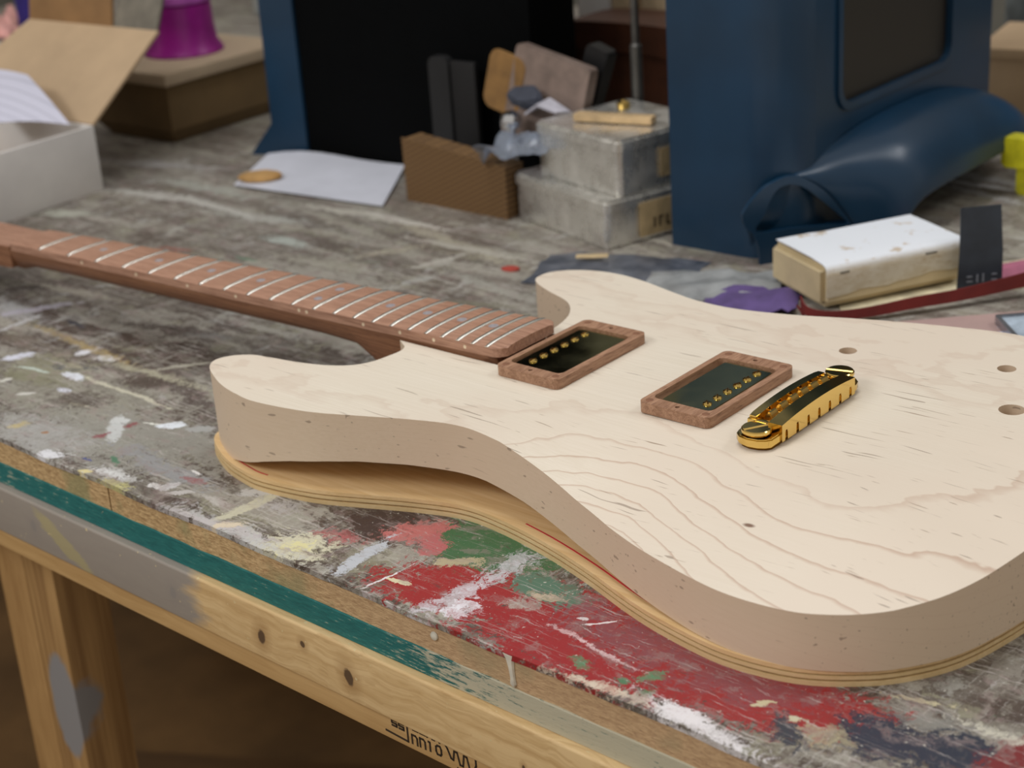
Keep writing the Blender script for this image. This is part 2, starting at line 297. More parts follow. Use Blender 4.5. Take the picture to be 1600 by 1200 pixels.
# ------------------------------------------------------------------ workbench
BA = -0.03903
bench = thing('workbench', 'long wooden workbench with a paint-splattered dark top and a teal striped front edge', 'workbench', (476, -188.3, BT), BA)
PATCH = [
 (-293, 67, 75.1, 30.0, 0.26, 150, 147, 134, 0.9),
 (-216, 40, 89.9, 35.0, 0.14, 152, 150, 140, 0.9),
 (-262, 16, 43.7, 20.0, 0.07, 168, 166, 162, 0.9),
 (-180, 63, 85.5, 15.0, -0.01, 146, 143, 134, 0.9),
 (-159, 32, 47.9, 8.0, -0.0, 150, 150, 150, 0.8),
 (-354, 85, 34.9, 20.0, -0.05, 140, 138, 115, 0.9),
 (81, 33, 47.7, 22.5, 0.46, 152, 34, 36, 0.5),
 (169, 37, 75.2, 40.0, 0.24, 150, 33, 37, 0.5),
 (249, 37, 59.5, 23.0, 0.22, 148, 34, 36, 0.5),
 (298, 44, 19.8, 15.0, 0.17, 140, 36, 36, 0.8),
 (192, 48, 54.0, 20.0, 0.08, 132, 72, 78, 1.1),
 (249, 42, 33.6, 13.0, 0.33, 132, 66, 72, 1.1),
 (137, 56, 19.3, 10.0, 0.14, 132, 78, 84, 1.1),
 (69, 75, 39.7, 26.0, 0.22, 62, 104, 66, 0.45),
 (115, 55, 21.5, 11.0, 0.17, 84, 118, 98, 0.7),
 (1, 61, 23.9, 21.0, 0.55, 66, 50, 45, 0.4),
 (22, 63, 18.8, 12.0, 0.92, 186, 108, 104, 0.5),
 (39, 56, 9.7, 10.0, 0.61, 180, 100, 100, 0.7),
 (-8, 33, 14.3, 7.0, 0.22, 168, 92, 92, 1.0),
 (-22, 10, 23.1, 13.0, 0.32, 206, 202, 176, 0.8),
 (-18, 11, 8.9, 6.0, 0.47, 218, 212, 160, 0.8),
 (-59, 5, 40.0, 8.0, -0.01, 190, 190, 188, 1.2),
 (18, 25, 23.4, 4.5, 1.66, 186, 190, 196, 0.6),
 (85, 22, 26.7, 5.5, 1.4, 208, 204, 210, 1.1),
 (87, 62, 20.9, 8.0, 1.48, 196, 196, 200, 1.1),
 (95, 17, 8.8, 7.5, 1.1, 228, 226, 232, 0.9),
 (64, 49, 10.6, 5.5, 0.61, 176, 164, 132, 0.7),
 (122, 49, 9.4, 4.5, 0.43, 190, 172, 148, 0.9),
 (117, 36, 10.1, 5.0, 0.26, 170, 160, 150, 0.9),
 (51, 17, 7.8, 2.0, 0.3, 214, 205, 170, 0.6),
 (44, 15, 16.9, 0.8, -1.64, 220, 215, 215, 0.6),
 (159, 45, 8.6, 0.75, 0.9, 225, 215, 215, 0.5),
 (150, 43, 2.7, 1.5, 0.49, 225, 215, 215, 0.5),
 (175, 27, 27.0, 1.5, -0.1, 220, 190, 190, 1.3),
 (245, 4, 33.5, 5.5, -0.15, 226, 222, 224, 0.9),
 (235, 8, 13.1, 5.0, -0.16, 228, 224, 226, 0.8),
 (193, 3, 24.5, 3.0, 0.09, 212, 196, 176, 1.1),
 (74, -2, 31.2, 1.5, -0.0, 200, 190, 190, 1.2),
 (340, 51, 20.4, 17.0, 0.28, 40, 46, 62, 0.6),
 (311, 42, 18.8, 15.0, 0.32, 44, 48, 64, 0.7),
 (277, 22, 13.9, 6.5, -0.65, 52, 56, 66, 0.8),
 (291, 30, 11.9, 7.0, 0.16, 170, 160, 130, 1.1),
 (357, 60, 9.6, 15.0, 0.21, 120, 36, 38, 0.7),
 (173, 13, 6.9, 3.0, -0.29, 88, 132, 96, 0.9),
 (206, 24, 7.3, 3.5, 1.35, 88, 132, 96, 0.9),
 (198, 13, 3.0, 2.5, 0.15, 80, 120, 86, 0.8),
 (212, 11, 3.7, 2.5, 1.06, 96, 116, 84, 0.9),
 (257, 35, 4.9, 2.0, 0.92, 196, 184, 150, 0.8),
 (274, 32, 3.2, 2.0, 0.65, 196, 190, 160, 0.6),
 (319, 67, 18.0, 7.0, 0.26, 130, 128, 122, 1.2),
 (340, 72, 15.5, 3.0, -0.04, 200, 196, 180, 1.4),
 (307, 75, 12.5, 1.5, 0.33, 196, 186, 150, 1.3),
 (328, 117, 10.4, 8.0, 1.32, 132, 126, 116, 1.2),
 (312, 94, 7.0, 5.0, 1.26, 150, 148, 140, 1.2),
 (-203, 73, 9.5, 4.5, 0.7, 226, 232, 238, 0.35),
 (-183, 80, 9.0, 4.5, 0.59, 164, 164, 160, 0.4),
 (-216, 68, 6.7, 1.0, 0.36, 220, 220, 210, 0.5),
 (-228, 50, 19.9, 5.0, 2.37, 198, 200, 198, 0.5),
 (-236, 60, 6.2, 4.0, 0.4, 204, 206, 204, 0.5),
 (-225, 58, 4.5, 2.5, 1.45, 140, 88, 88, 0.8),
 (-228, 38, 5.0, 3.0, 1.33, 140, 84, 88, 0.8),
 (-287, 17, 6.2, 3.5, 1.2, 190, 174, 126, 0.9),
 (-261, 21, 2.1, 2.0, 0.89, 160, 124, 96, 0.6),
 (-192, 1, 4.4, 3.0, 0.6, 218, 204, 150, 0.5),
 (-327, 86, 11.2, 4.5, -0.02, 222, 226, 234, 0.4),
 (-310, 68, 6.3, 3.0, 0.06, 214, 216, 226, 0.4),
 (-390, 87, 10.8, 5.0, 1.26, 214, 216, 228, 0.6),
 (-356, 120, 8.0, 5.0, 1.26, 222, 222, 228, 0.5),
 (-334, 118, 9.6, 5.0, 0.28, 226, 226, 232, 0.5),
 (-328, 52, 6.3, 2.5, 0.68, 206, 204, 196, 0.5),
 (-359, 57, 5.7, 2.0, 1.45, 208, 206, 196, 0.5),
 (-359, 79, 15.9, 1.5, 0.2, 190, 200, 188, 0.5),
 (-274, 90, 46.8, 2.0, 0.0, 194, 190, 170, 0.4),
 (-282, 59, 11.5, 1.5, 0.21, 200, 196, 172, 0.5),
 (-365, 124, 65.4, 4.0, -0.06, 168, 148, 104, 1.2),
 (-411, 148, 12.2, 3.0, -0.19, 60, 62, 70, 0.8),
 (-341, 95, 15.2, 4.5, 0.41, 74, 76, 84, 0.9),
 (-341, 97, 9.4, 3.0, 0.23, 170, 164, 140, 1.0),
 (-265, 127, 24.1, 7.0, 1.25, 128, 124, 116, 1.2),
 (-279, 137, 22.9, 2.5, 0.96, 180, 176, 160, 0.8),
 (-205, 14, 3.5, 1.5, -0.03, 84, 92, 136, 0.5),
 (-230, 5, 11.7, 6.0, 0.32, 222, 222, 226, 0.8),
 (-176, 10, 18.3, 4.5, 0.08, 216, 216, 214, 0.9),
 (-164, 1, 14.7, 5.0, 0.11, 196, 190, 130, 1.1),
 (-191, 21, 7.8, 2.0, -0.42, 84, 124, 98, 0.7),
 (-418, 104, 22.7, 6.0, 0.11, 110, 100, 88, 1.0),
 (-475, 141, 34.7, 9.0, -0.13, 176, 176, 176, 0.9),
 (-449, 124, 16.9, 2.5, 1.57, 190, 190, 190, 0.7),
 (-76, 30, 23.9, 4.5, 1.49, 196, 192, 168, 0.5),
 (-133, 19, 6.3, 3.5, 1.48, 198, 196, 196, 0.6),
 (-141, 15, 5.7, 3.0, 0.05, 216, 214, 212, 0.6),
 (-123, 17, 8.5, 3.0, 0.7, 190, 186, 182, 0.7),
 (-136, 39, 4.8, 1.5, -0.14, 224, 222, 220, 0.5),
 (-85, 43, 10.5, 5.0, 0.69, 190, 188, 184, 0.8),
 (-61, 35, 14.1, 6.0, 0.29, 178, 174, 172, 1.3),
 (-96, 23, 11.7, 3.0, 0.03, 190, 186, 180, 1.2),
 (-77, 4, 42.9, 4.5, 0.1, 190, 184, 184, 1.4),
 (-67, 8, 8.4, 4.5, 0.61, 214, 200, 176, 0.6),
 (-226, -3, 33.0, 2.5, 0.02, 204, 202, 196, 1.3),
 (-128, 32, 8.9, 2.5, 0.06, 150, 90, 92, 0.9),
 (-276, 109, 19.4, 11.0, 0.24, 84, 74, 66, 0.8),
 (-242, 114, 44.5, 8.0, -0.26, 86, 76, 70, 0.9),
 (-283, 119, 58.2, 4.0, 0.07, 176, 172, 150, 1.3),
 (-182, 104, 14.2, 3.0, -0.23, 88, 80, 74, 0.9),
 (-304, 427, 105.3, 8.0, -0.21, 172, 166, 148, 1.0),
 (-408, 414, 68.7, 6.0, -0.17, 164, 160, 146, 1.0),
 (-214, 367, 55.4, 7.0, -0.16, 160, 158, 148, 1.1),
 (-347, 337, 55.2, 8.0, 0.1, 158, 154, 140, 1.2),
 (-332, 386, 27.7, 7.0, 1.02, 164, 158, 140, 1.0),
 (-202, 496, 68.8, 7.0, -0.1, 170, 164, 150, 1.0),
 (-606, 428, 74.3, 10.0, 0.07, 170, 172, 162, 1.1),
 (-498, 391, 55.3, 9.0, 0.18, 176, 176, 168, 1.0),
 (-426, 358, 23.6, 7.0, -0.07, 172, 178, 170, 0.8),
 (-665, 310, 29.8, 9.0, 0.35, 178, 180, 166, 0.9),
 (-491, 298, 18.2, 4.0, 0.2, 140, 84, 70, 0.9),
 (-419, 312, 12.6, 2.5, -0.01, 84, 120, 96, 0.9),
 (-729, 454, 70.2, 10.0, 0.3, 178, 176, 174, 1.0),
 (-46, 786, 50.1, 8.0, -0.14, 176, 176, 176, 0.9),
 (-13, 741, 41.1, 6.0, -0.23, 184, 184, 186, 0.9),
 (-20, 677, 21.2, 8.0, 0.06, 142, 134, 120, 1.0),
 (-476, 492, 87.0, 12.0, -0.27, 128, 118, 108, 1.0),
 (-288, 65, 21.8, 15.0, 0.34, 86, 76, 68, 1.0),
 (-350, 68, 29.0, 5.0, 0.16, 130, 128, 104, 1.0),
 (-308, 185, 21.2, 6.0, 0.25, 130, 128, 124, 1.1),
 (-309, 244, 39.6, 5.0, 0.01, 170, 168, 158, 1.1),
 (-430, 441, 69.0, 6.0, 0.05, 184, 180, 168, 0.7),
 (-630, 387, 64.9, 8.0, 0.16, 182, 180, 172, 0.7),
 (-281, 421, 63.1, 5.0, 0.06, 178, 174, 162, 0.7),
 (-570, 393, 72.4, 5.0, -0.05, 186, 184, 176, 0.7),
 (-465, 150, 28.1, 5.0, 1.03, 180, 176, 186, 0.7),
 (-294, 216, 49.1, 4.0, 0.01, 164, 160, 150, 0.8),
 (-282, 384, 23.5, 4.0, 1.28, 180, 176, 166, 0.7),
 (-37, 764, 47.5, 4.0, -0.01, 196, 196, 196, 0.6),
 (-476, 189, 54.5, 5.0, 0.14, 160, 154, 140, 0.8),
 (-516, 168, 16.4, 6.0, 0.81, 70, 60, 54, 0.8),
 (-349, 177, 42.2, 6.0, 0.33, 78, 68, 62, 0.9),
 (-382, 448, 53.7, 4.0, 0.0, 196, 192, 182, 0.6),
 (-215, 517, 57.5, 4.0, -0.09, 190, 184, 168, 0.7),
 (-189, 334, 26.5, 4.0, 0.3, 120, 116, 100, 0.8),
]

def bench_paint(cell):
    M = Mat('paint_spattered_top', 0.5)
    co = M.co
    wv = M.noise(co, .035, 5, .62, color=True)
    w2 = M.noise(co, .22, 4, .65, color=True)
    off = M.vm('ADD', M.vm('SCALE', M.vm('SUBTRACT', wv, (.5, .5, .5)), sc=26.0), M.vm('SCALE', M.vm('SUBTRACT', w2, (.5, .5, .5)), sc=6.0))
    cw = M.vm('ADD', co, off)
    cw2 = M.vm('ADD', co, M.vm('SCALE', off, sc=.4))
    # scraper and brush streaks along and across the bench
    sx = M.noise(M.mp(cw, rot=(0, 0, .05), sc=(.012, .16, .1)), 1, 5, .68)
    sy = M.noise(M.mp(cw, rot=(0, 0, -.18), sc=(.13, .016, .1)), 1, 5, .68)
    blot = M.noise(cw, .017, 5, .6)
    fine = M.noise(M.mp(co, sc=(.25, .9, .5)), 1, 5, .7)
    rag = M.noise(M.mp(cw, sc=(.10, .22, .2)), 1, 6, .75)
    rag2 = M.noise(M.mp(cw, rot=(0, 0, .9), sc=(.34, .10, .2)), 1, 6, .75)
    c = M.mix(M.rng(fine, .3, .7), (64, 52, 45), (88, 75, 66))
    c = M.mix(M.ma('MULTIPLY', M.rng(sx, .49, .60), .62), c, (134, 128, 116))
    c = M.mix(M.ma('MULTIPLY', M.rng(blot, .50, .60), .38), c, (128, 124, 114))
    c = M.mix(M.ma('MULTIPLY', M.rng(sy, .55, .64), .6), c, (160, 156, 144))
    c = M.mix(M.ma('MULTIPLY', M.rng(M.noise(M.mp(cw, loc=(50, 9, 0), sc=(.02, .035, .1)), 1, 5, .65), .56, .62), .6), c, (150, 148, 124))
    c = M.mix(M.ma('MULTIPLY', M.rng(M.noise(M.mp(cw, loc=(90, 30, 0), sc=(.05, .016, .1)), 1, 5, .7), .58, .64), .7), c, (182, 182, 178))
    c = M.mix(M.ma('MULTIPLY', M.rng(M.noise(M.mp(cw, loc=(9, 300, 0), sc=(.03, .04, .1)), 1, 3, .7), .66, .70), .6), c, (98, 112, 92))
    c = M.mix(M.ma('MULTIPLY', M.rng(M.noise(M.mp(cw, loc=(700, 30, 0), sc=(.03, .04, .1)), 1, 3, .7), .69, .72), .6), c, (140, 84, 78))
    s1 = M.noise(M.mp(cw2, rot=(0, 0, .03), sc=(.022, .55, .1)), 1, 4, .7); s2 = M.noise(M.mp(cw2, rot=(0, 0, -.5), sc=(.5, .03, .1)), 1, 4, .7)
    gt = M.rng(M.noise(co, .014, 3, .5), .42, .56)
    c = M.mix(M.ma('MULTIPLY', M.ma('MULTIPLY', M.rng(s1, .53, .60), gt), .8), c, (176, 172, 164))
    c = M.mix(M.ma('MULTIPLY', M.rng(s2, .57, .63), .6), c, (168, 164, 158))
    c = M.mix(M.ma('MULTIPLY', M.rng(s1, .40, .34), .7), c, (62, 50, 44))
    big_ = M.noise(M.mp(cw, loc=(17, 5, 0), sc=(.007, .045, .1)), 1, 5, .65)
    c = M.mix(M.ma('MULTIPLY', M.rng(big_, .52, .60), .6), c, (176, 172, 160))
    c = M.mix(M.ma('MULTIPLY', M.rng(big_, .44, .38), .5), c, (72, 58, 50))
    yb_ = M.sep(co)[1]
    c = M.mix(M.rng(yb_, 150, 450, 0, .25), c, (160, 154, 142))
    rA = M.ma('SUBTRACT', rag, .5); rB = M.ma('SUBTRACT', rag2, .5)
    for i, (x, y, a, b, r, R, G, B, amp) in enumerate(PATCH):
        reach = (1+amp*1.7)*max(a, b)+18
        if x+reach < cell[0] or x-reach > cell[1] or y+reach < cell[2] or y-reach > cell[3]: continue      # a blot that cannot reach this area
        n = M.t.nodes.new('ShaderNodeVectorMath'); n.operation = 'MULTIPLY_ADD'      # keeps the patches in one chain
        M.put(n.inputs[0], c); n.inputs[1].default_value = (1e-7, 1e-7, 1e-7); M.put(n.inputs[2], cw if b > 5 else cw2)
        d = M.vm('LENGTH', M.mp(n.outputs[0], loc=(x, y, 0), rot=(0, 0, r), sc=(a, b, 1e6), typ='TEXTURE'))
        d = M.ma('ADD', d, M.ma('MULTIPLY', rA if i % 2 else rB, amp*5.5))
        k = M.rng(d, 1.05, .93 if amp < .8 else .82, 0, 1)
        if amp < .9 and b > 4: k = M.ma('MULTIPLY', k, M.rng(M.ma('ADD', rag, rag2), .74, .92, .45, 1))
        if amp >= .9: k = M.ma('MULTIPLY', k, M.rng(M.ma('ADD', rag, rag2), .78, 1.08, .35, 1))
        c = M.mix(k, c, (R, G, B))
    mott = M.noise(M.mp(cw, loc=(4, 77, 0), sc=(.05, .09, .1)), 1, 5, .7)
    c = M.mix(M.ma('MULTIPLY', M.rng(mott, .54, .62), .42), c, (150, 132, 128))
    c = M.mix(M.ma('MULTIPLY', M.rng(s1, .60, .66), .55), c, (196, 188, 184))
    c = M.mix(M.ma('MULTIPLY', M.rng(M.noise(M.mp(cw2, loc=(8, 3, 0), sc=(.08, .3, .1)), 1, 4, .7), .60, .66), .5), c, (84, 62, 58))
    # old knife cuts and specks
    sp = M.noise(co, .45, 2, .5)
    c = M.mix(M.ma('MULTIPLY', M.rng(sp, .70, .73), .8), c, (200, 196, 184))
    for rr, lc in ((.35, (3, 7, 1)), (-1.0, (40, 2, 5)), (1.3, (9, 80, 3))):
        q = M.noise(M.mp(co, loc=lc, rot=(0, 0, rr), sc=(.008, .9, .1)), 1, 1, .4)
        c = M.mix(M.ma('MULTIPLY', M.rng(q, .715, .735), .35), c, (176, 168, 160))
    M.col(c)
    M.put(M.b.inputs['Roughness'], M.rng(rag, .3, .7, .36, .62))
    M.bump(M.ma('ADD', M.ma('MULTIPLY', fine, .4), rag), .35, .5)
    return M.m
X0, X1 = -1700, 1000
fr = []
x = X0
while x <= X1:                         # slightly chipped front outline
    fr.append((x, mnoise.noise(Vector((x*.02, 3.1, 0)))*1.6+mnoise.noise(Vector((x*.11, 1, 0)))*.7)); x += 6 if -400 < x < 400 else 30
CX = [-9999, -420, -280, -180, -90, 0, 90, 180, 270, 9999]; CY = [-9999, 55, 150, 330, 9999]
bm = prism(fr+[(X1, 1250), (X0, 1250)], -3.2, 0)
for q in CX[1:-1]: bmesh.ops.bisect_plane(bm, geom=bm.verts[:]+bm.edges[:]+bm.faces[:], plane_co=(q, 0, 0), plane_no=(1, 0, 0))
for q in CY[1:-1]: bmesh.ops.bisect_plane(bm, geom=bm.verts[:]+bm.edges[:]+bm.faces[:], plane_co=(0, q, 0), plane_no=(0, 1, 0))
cells = [(CX[i], CX[i+1], CY[j], CY[j+1]) for i in range(len(CX)-1) for j in range(len(CY)-1)]
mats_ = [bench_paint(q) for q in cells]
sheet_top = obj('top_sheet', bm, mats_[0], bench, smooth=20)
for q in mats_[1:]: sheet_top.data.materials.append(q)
for pl in sheet_top.data.polygons:
    x_c, y_c = pl.center.x/S, pl.center.y/S
    pl.material_index = next(k for k, q in enumerate(cells) if q[0] <= x_c <= q[1] and q[2] <= y_c <= q[3])
# particle board core: rough chips
M = Mat('particle_board', 0.85)
ch = M.noise(M.mp(M.co, sc=(.22, .5, .8)), 1, 4, .7); ch2 = M.noise(M.mp(M.co, sc=(.6, .8, 1.6)), 1, 3, .6)
c = M.mix(M.rng(ch, .35, .65), (168, 134, 90), (222, 190, 140))
c = M.mix(M.rng(ch2, .63, .70), c, (112, 80, 52))
c = M.mix(M.ma('MULTIPLY', M.rng(M.noise(M.co, .012, 4, .6), .54, .62), .6), c, (136, 142, 100))
xx = M.sep(M.co)[0]
c = M.mix(M.ma('MULTIPLY', M.rng(xx, -60, 90), .45), c, (196, 160, 130))
M.col(c); M.bump(ch, .8, 1.0)
M2 = M
for a, b in ((X0, -170), (-169, X1)):          # two boards butted together
    fr = []; x = a
    while x < b: fr.append((x, 1.2+mnoise.noise(Vector((x*.05, 7, 0)))*.8)); x += 8 if -400 < x < 400 else 40
    fr.append((b, 1.2))
    obj('particle_board', prism(fr+[(b, 1240), (a, 1240)], -18.5, -3.2), M2.m, bench, smooth=20)
# teal painted plywood edge
M = Mat('teal_painted_edge', 0.7)
g = M.noise(M.mp(M.co, sc=(.10, .5, .7)), 1, 6, .75)
c = M.mix(M.rng(g, .35, .6), (16, 92, 92), (34, 118, 114))
x_ = M.sep(M.co)[0]
wear = M.ma('ADD', g, M.rng(x_, 40, 150, 0, .30)); wear = M.ma('ADD', wear, M.rng(x_, -380, -190, .10, 0))
c = M.mix(M.rng(wear, .62, .70), c, (190, 184, 160))
c = M.mix(M.rng(M.noise(M.co, .2, 4, .7), .68, .72), c, (150, 150, 128))
M.col(c); M.bump(g, .5, .8)
obj('plywood_layer', box(X0, X1, .4, 1240, -33.2, -18.5, .4, 1), M.m, bench, smooth=20, label='plywood layer with a teal painted front edge')
# front beam: knotty pine, grey paint at its left end
M = Mat('knotty_pine_beam', 0.6)
co = M.co; x_ = M.sep(co)[0]; z_ = M.sep(co)[2]
wv = M.vm('ADD', co, M.vm('SCALE', M.noise(co, .016, 3, .5, color=True), sc=26.0))
g = M.noise(M.mp(wv, sc=(.012, .22, .22)), 1, 4, .6)
c = M.mix(M.rng(g, .38, .62), (206, 172, 120), (224, 193, 142))
c = M.mix(M.ma('MULTIPLY', M.rng(M.noise(M.mp(wv, sc=(.004, .4, .4)), 1, 2, .5), .56, .6), .2), c, (168, 128, 78))
for kx, kz, ka, kb, r in ((-36, -52, 3.0, 4.6, .2), (32, -51.5, 3.4, 5.2, -.3), (-2, -44.5, 1.8, 2.0, 0), (-112, -50.5, 2.8, 4.0, .1), (212, -61, 4, 4, 0), (150, -56, 1.0, 1.5, 0), (290, -48, 3, 4, .2), (-250, -50, 3, 4, 0)):
    d = M.vm('LENGTH', M.mp(co, loc=(kx, -5, kz), rot=(0, r, 0), sc=(ka, 40, kb), typ='TEXTURE'))
    d = M.ma('ADD', d, M.ma('MULTIPLY', M.noise(co, .3, 3, .6), .5))
    c = M.mix(M.rng(d, 3.4, 1.3, 0, .45), c, (150, 108, 62)); c = M.mix(M.rng(d, 1.35, 1.05), c, (96, 74, 52))
gp = M.ma('ADD', M.ma('MULTIPLY', M.noise(M.mp(co, sc=(.02, .05, .08)), 1, 4, .6), 60), x_)
c = M.mix(M.rng(gp, -50, -72, 0, .92), c, (146, 140, 134))
c = M.mix(M.rng(gp, 230, 262, 0, .75), c, (188, 176, 160))
yb = M.vm('LENGTH', M.mp(wv, loc=(-205, 0, -38), rot=(0, .5, 0), sc=(34, 60, 8), typ='TEXTURE'))
c = M.mix(M.rng(M.ma('ADD', yb, M.ma('MULTIPLY', g, 1.0)), 1.45, 1.2, 0, .7), c, (178, 166, 118))
c = M.mix(M.rng(M.noise(co, .25, 2, .5), .715, .735), c, (216, 196, 150))
M.col(c); M.bump(g, .25, .4)
obj('front_beam', box(X0, X1, -4.5, 84, -66, -33.2, 1.6, 3), M.m, bench, smooth=40, label='knotty pine front beam, grey paint at its left end')
pine = wood('pine_apron', (184, 146, 94), (208, 172, 118), 'x', .8, .3)
ap = obj('apron_board', box(X0, X1, 1.0, 39, -83, -66, 1.2, 2), pine, bench)
pine_v = wood('pine_leg', (150, 112, 66), (186, 148, 96), 'z', .35, .35, cell=1.4)
def to_bench(x, y):
    c, s = math.cos(BA), math.sin(BA); dx, dy = x-476, y+188.3
    return (c*dx+s*dy, -s*dx+c*dy)
Mg = Mat('pine_leg_with_grey_paint', 0.65)
g = Mg.noise(Mg.mp(Mg.co, sc=(.5, .5, .012)), .35, 3, .6)
c = Mg.mix(Mg.rng(g, .38, .62), (144, 108, 64), (182, 144, 92))
d = Mg.vm('LENGTH', Mg.mp(Mg.co, loc=(22, 4, -262), sc=(18, 30, 46), typ='TEXTURE'))
c = Mg.mix(Mg.rng(Mg.ma('ADD', d, Mg.ma('MULTIPLY', Mg.noise(Mg.co, .05, 3, .6), .5)), 1.3, 1.15), c, (138, 136, 136)); Mg.col(c)
ax_, ay_ = to_bench(47, -110)
obj('leg', box(0, 37, 0, 40, -896, -83, 1.5), pine_v, bench, loc=(ax_, ay_, 0))
obj('leg', box(0, 37, -1, 40, -896, -83, 1.5), Mg.m, bench, loc=(ax_+39, ay_, 0))
for lx, ly in ((-1600, 40), (-1561, 40), (900, 40), (939, 40), (-1600, 1080), (900, 1080)):
    obj('leg', box(0, 37, 0, 88, -896, -83, 1.5), pine_v, bench, loc=(lx, ly, 0))
obj('stretcher', box(-1500, 860, 600, 638, -170, -83, 1.5), pine, bench)
# the mill stamp, printed upside down on the apron board
ink = plain('stamp_ink', (52, 38, 22), .8, bump=0)
def strokes(lines, r, y):
    bm = bm_new()
    for L in lines:
        for (a, b), (c_, d_) in zip(L, L[1:]):
            q = Vector((c_-a, d_-b)); l = q.length; ang = math.atan2(d_-b, c_-a)
            t = Matrix.Translation((a, y, b)) @ Matrix.Rotation(-ang, 4, 'Y')
            bm_box(bm, -r*.6, l+r*.6, -.12, .12, -r, r, mat=t)
    return bm
def glyph(ch, x, z, w_, h):
    G = {'n': [[(0, 0), (0, 1), (.7, 1), (1, .8), (1, 0)]], '1': [[(.4, 0), (.4, 1)], [(.1, 1), (.4, 1)]], 'o': [[(.2, 0), (0, .3), (0, .8), (.3, 1), (.8, 1), (1, .7), (1, .2), (.8, 0), (.2, 0)]],
         's': [[(0, .1), (1, .1), (1, .5), (0, .5), (0, .9), (1, .9)]], 'm': [[(0, 1), (0, 0)], [(.5, 1), (.5, .3)], [(1, 1), (1, 0)]]}
    return [[(x+a*w_, z+b*h) for a, b in l] for l in G[ch]]
L = []
bx_ = 66
L += [[(bx_, -68), (bx_, -79.2)], [(bx_-16, -78.5), (bx_, -79.2)]]
for i, ch in enumerate('nn1o'): L += glyph(ch, bx_+3+i*5.6, -79+i*.3, 3.6, 5.2)
for i, ch in enumerate('ss'): L += glyph(ch, bx_-11+i*5, -74, 3.4, 4)
for i, ch in enumerate('ssmm'): L += glyph(ch, bx_+4+i*5, -70.8, 3.6, 3.6)
zx = bx_+27
L += [[(zx-2, -67.5), (zx+1, -72), (zx+3, -76.5), (zx+4.5, -77), (zx+5.5, -71.5), (zx+7.5, -71.5), (zx+9, -78), (zx+11, -78), (zx+12, -71.5), (zx+14, -71.5), (zx+15.5, -78), (zx+18, -78), (zx+20, -74), (zx+20, -68.5)], [(zx+7, -80.6), (zx+10, -81.4), (zx+14, -81.2)]]
obj('mill_stamp', strokes(L, .55, .9), ink, bench, smooth=0, label='black mill stamp on the apron board')
chip = plain('loose_paint', (212, 206, 190), .6)
obj('paint_drip', loft([[Vector((x+math.cos(t)*r, -.3+1.0+math.sin(t)*min(r, 2.0)*.8, z)) for t in [k*.785 for k in range(8)]] for x, z, r in ((141, -.6, 4.0), (141.5, -3, 2.4), (142, -8, 1.6), (142.5, -13, 1.4), (142.6, -16, 1.8), (142.6, -17.5, .9))]), chip, bench, label='white paint drip')
obj('paint_blob', lathe([(.5, 0), (2.4, .3), (2.1, 1.0), (1.0, 1.5), (.1, 1.6)], 14, Matrix.Translation((92, 1.5, -9)) @ Matrix.Rotation(1.57, 4, 'X')), chip, bench)

# dim things under the bench
brd = wood('dusty_board', (96, 68, 40), (120, 88, 54), 'x', .5, .3)
b1 = obj('board', box(-260, 260, -70, 70, -10, 10, 2), brd, loc=(-430, 420, -940), rotz=.5, kind=None); tag(b1, 'dusty brown board lying on the floor under the bench', 'board')
b2 = thing('cardboard_carton', 'brown cardboard carton in the dark under the bench', 'box', (-560, 900, -Z0), .3)
ckr = plain('dull_cardboard', (120, 88, 54), .85)
obj('carton_body', box(-250, 250, -180, 180, 0, 260, 2), ckr, b2)
obj('flap', box(-250, 250, -2, 150, -2, 1, .5), ckr, b2, loc=(0, -180, 262), rot=(.5, 0, 0))
obj('flap', box(-250, 250, -150, 2, -2, 1, .5), ckr, b2, loc=(0, 180, 262), rot=(-.4, 0, 0))

# ------------------------------------------------------------------ body outline shared by guitar and template
NEAR = [(399, -27), (408.5, -33), (411, -38.5), (410.5, -48), (408, -61), (401, -71), (389, -78), (372, -83), (351, -86.5), (339, -89), (329.5, -96), (325.5, -105), (329, -113), (338, -120), (357, -129.5), (375, -134.5), (394, -136.5), (428, -131), (457, -120), (483, -109.5), (510, -101.5), (535, -102), (572, -109), (609, -120), (645, -133), (683, -143.5), (709, -147), (737, -143.5), (760, -132), (776, -117), (790, -94), (799, -60), (804, -22), (804, 22), (798, 60), (785, 98), (763, 128), (735, 147), (701, 157), (659, 150), (614, 137), (577, 123.5), (542, 115), (515, 115), (496, 119), (460, 129), (435, 131), (415, 125.5), (402, 115), (399, 103), (404, 94), (420, 85), (445, 74), (459, 58), (465, 40), (466, 28)]
OUT = [(399.0, -27.0)] + spline(NEAR[1:], 7)
NOTCH = [(466, 27.0), (474, 27.0), (474, -27.0)]
TOPD = [(500, 0), (515, .4), (540, 2), (574, 8), (600, 13.2), (625, 16.2), (650, 17), (700, 17.2), (740, 17.5), (758, 17), (772, 16), (784, 14), (794, 11.5), (800, 9), (804, 5.5), (806, 2)]
BOTD = [(360, 0), (376, 3.5), (394, 9), (412, 13), (435, 16.4), (454, 18), (481, 18.3), (502, 17.6), (527, 17), (556, 14.4), (597, 7.5), (625, 4.5), (648, 2.6), (683, .5), (713, 0)]
def interp(T, x):
    if x <= T[0][0]: return T[0][1]
    for (a, p), (b, q) in zip(T, T[1:]):
        if x <= b: t = (x-a)/(b-a); return p+(q-p)*t
    return T[-1][1]
EDGE = OUT[70:232]
def nearest(x, y):
    best = 1e9; bi = 0
    for i, (a, b) in enumerate(EDGE):
        d = (a-x)**2+(b-y)**2
        if d < best: best = d; bi = i
    return math.sqrt(best), EDGE[bi]
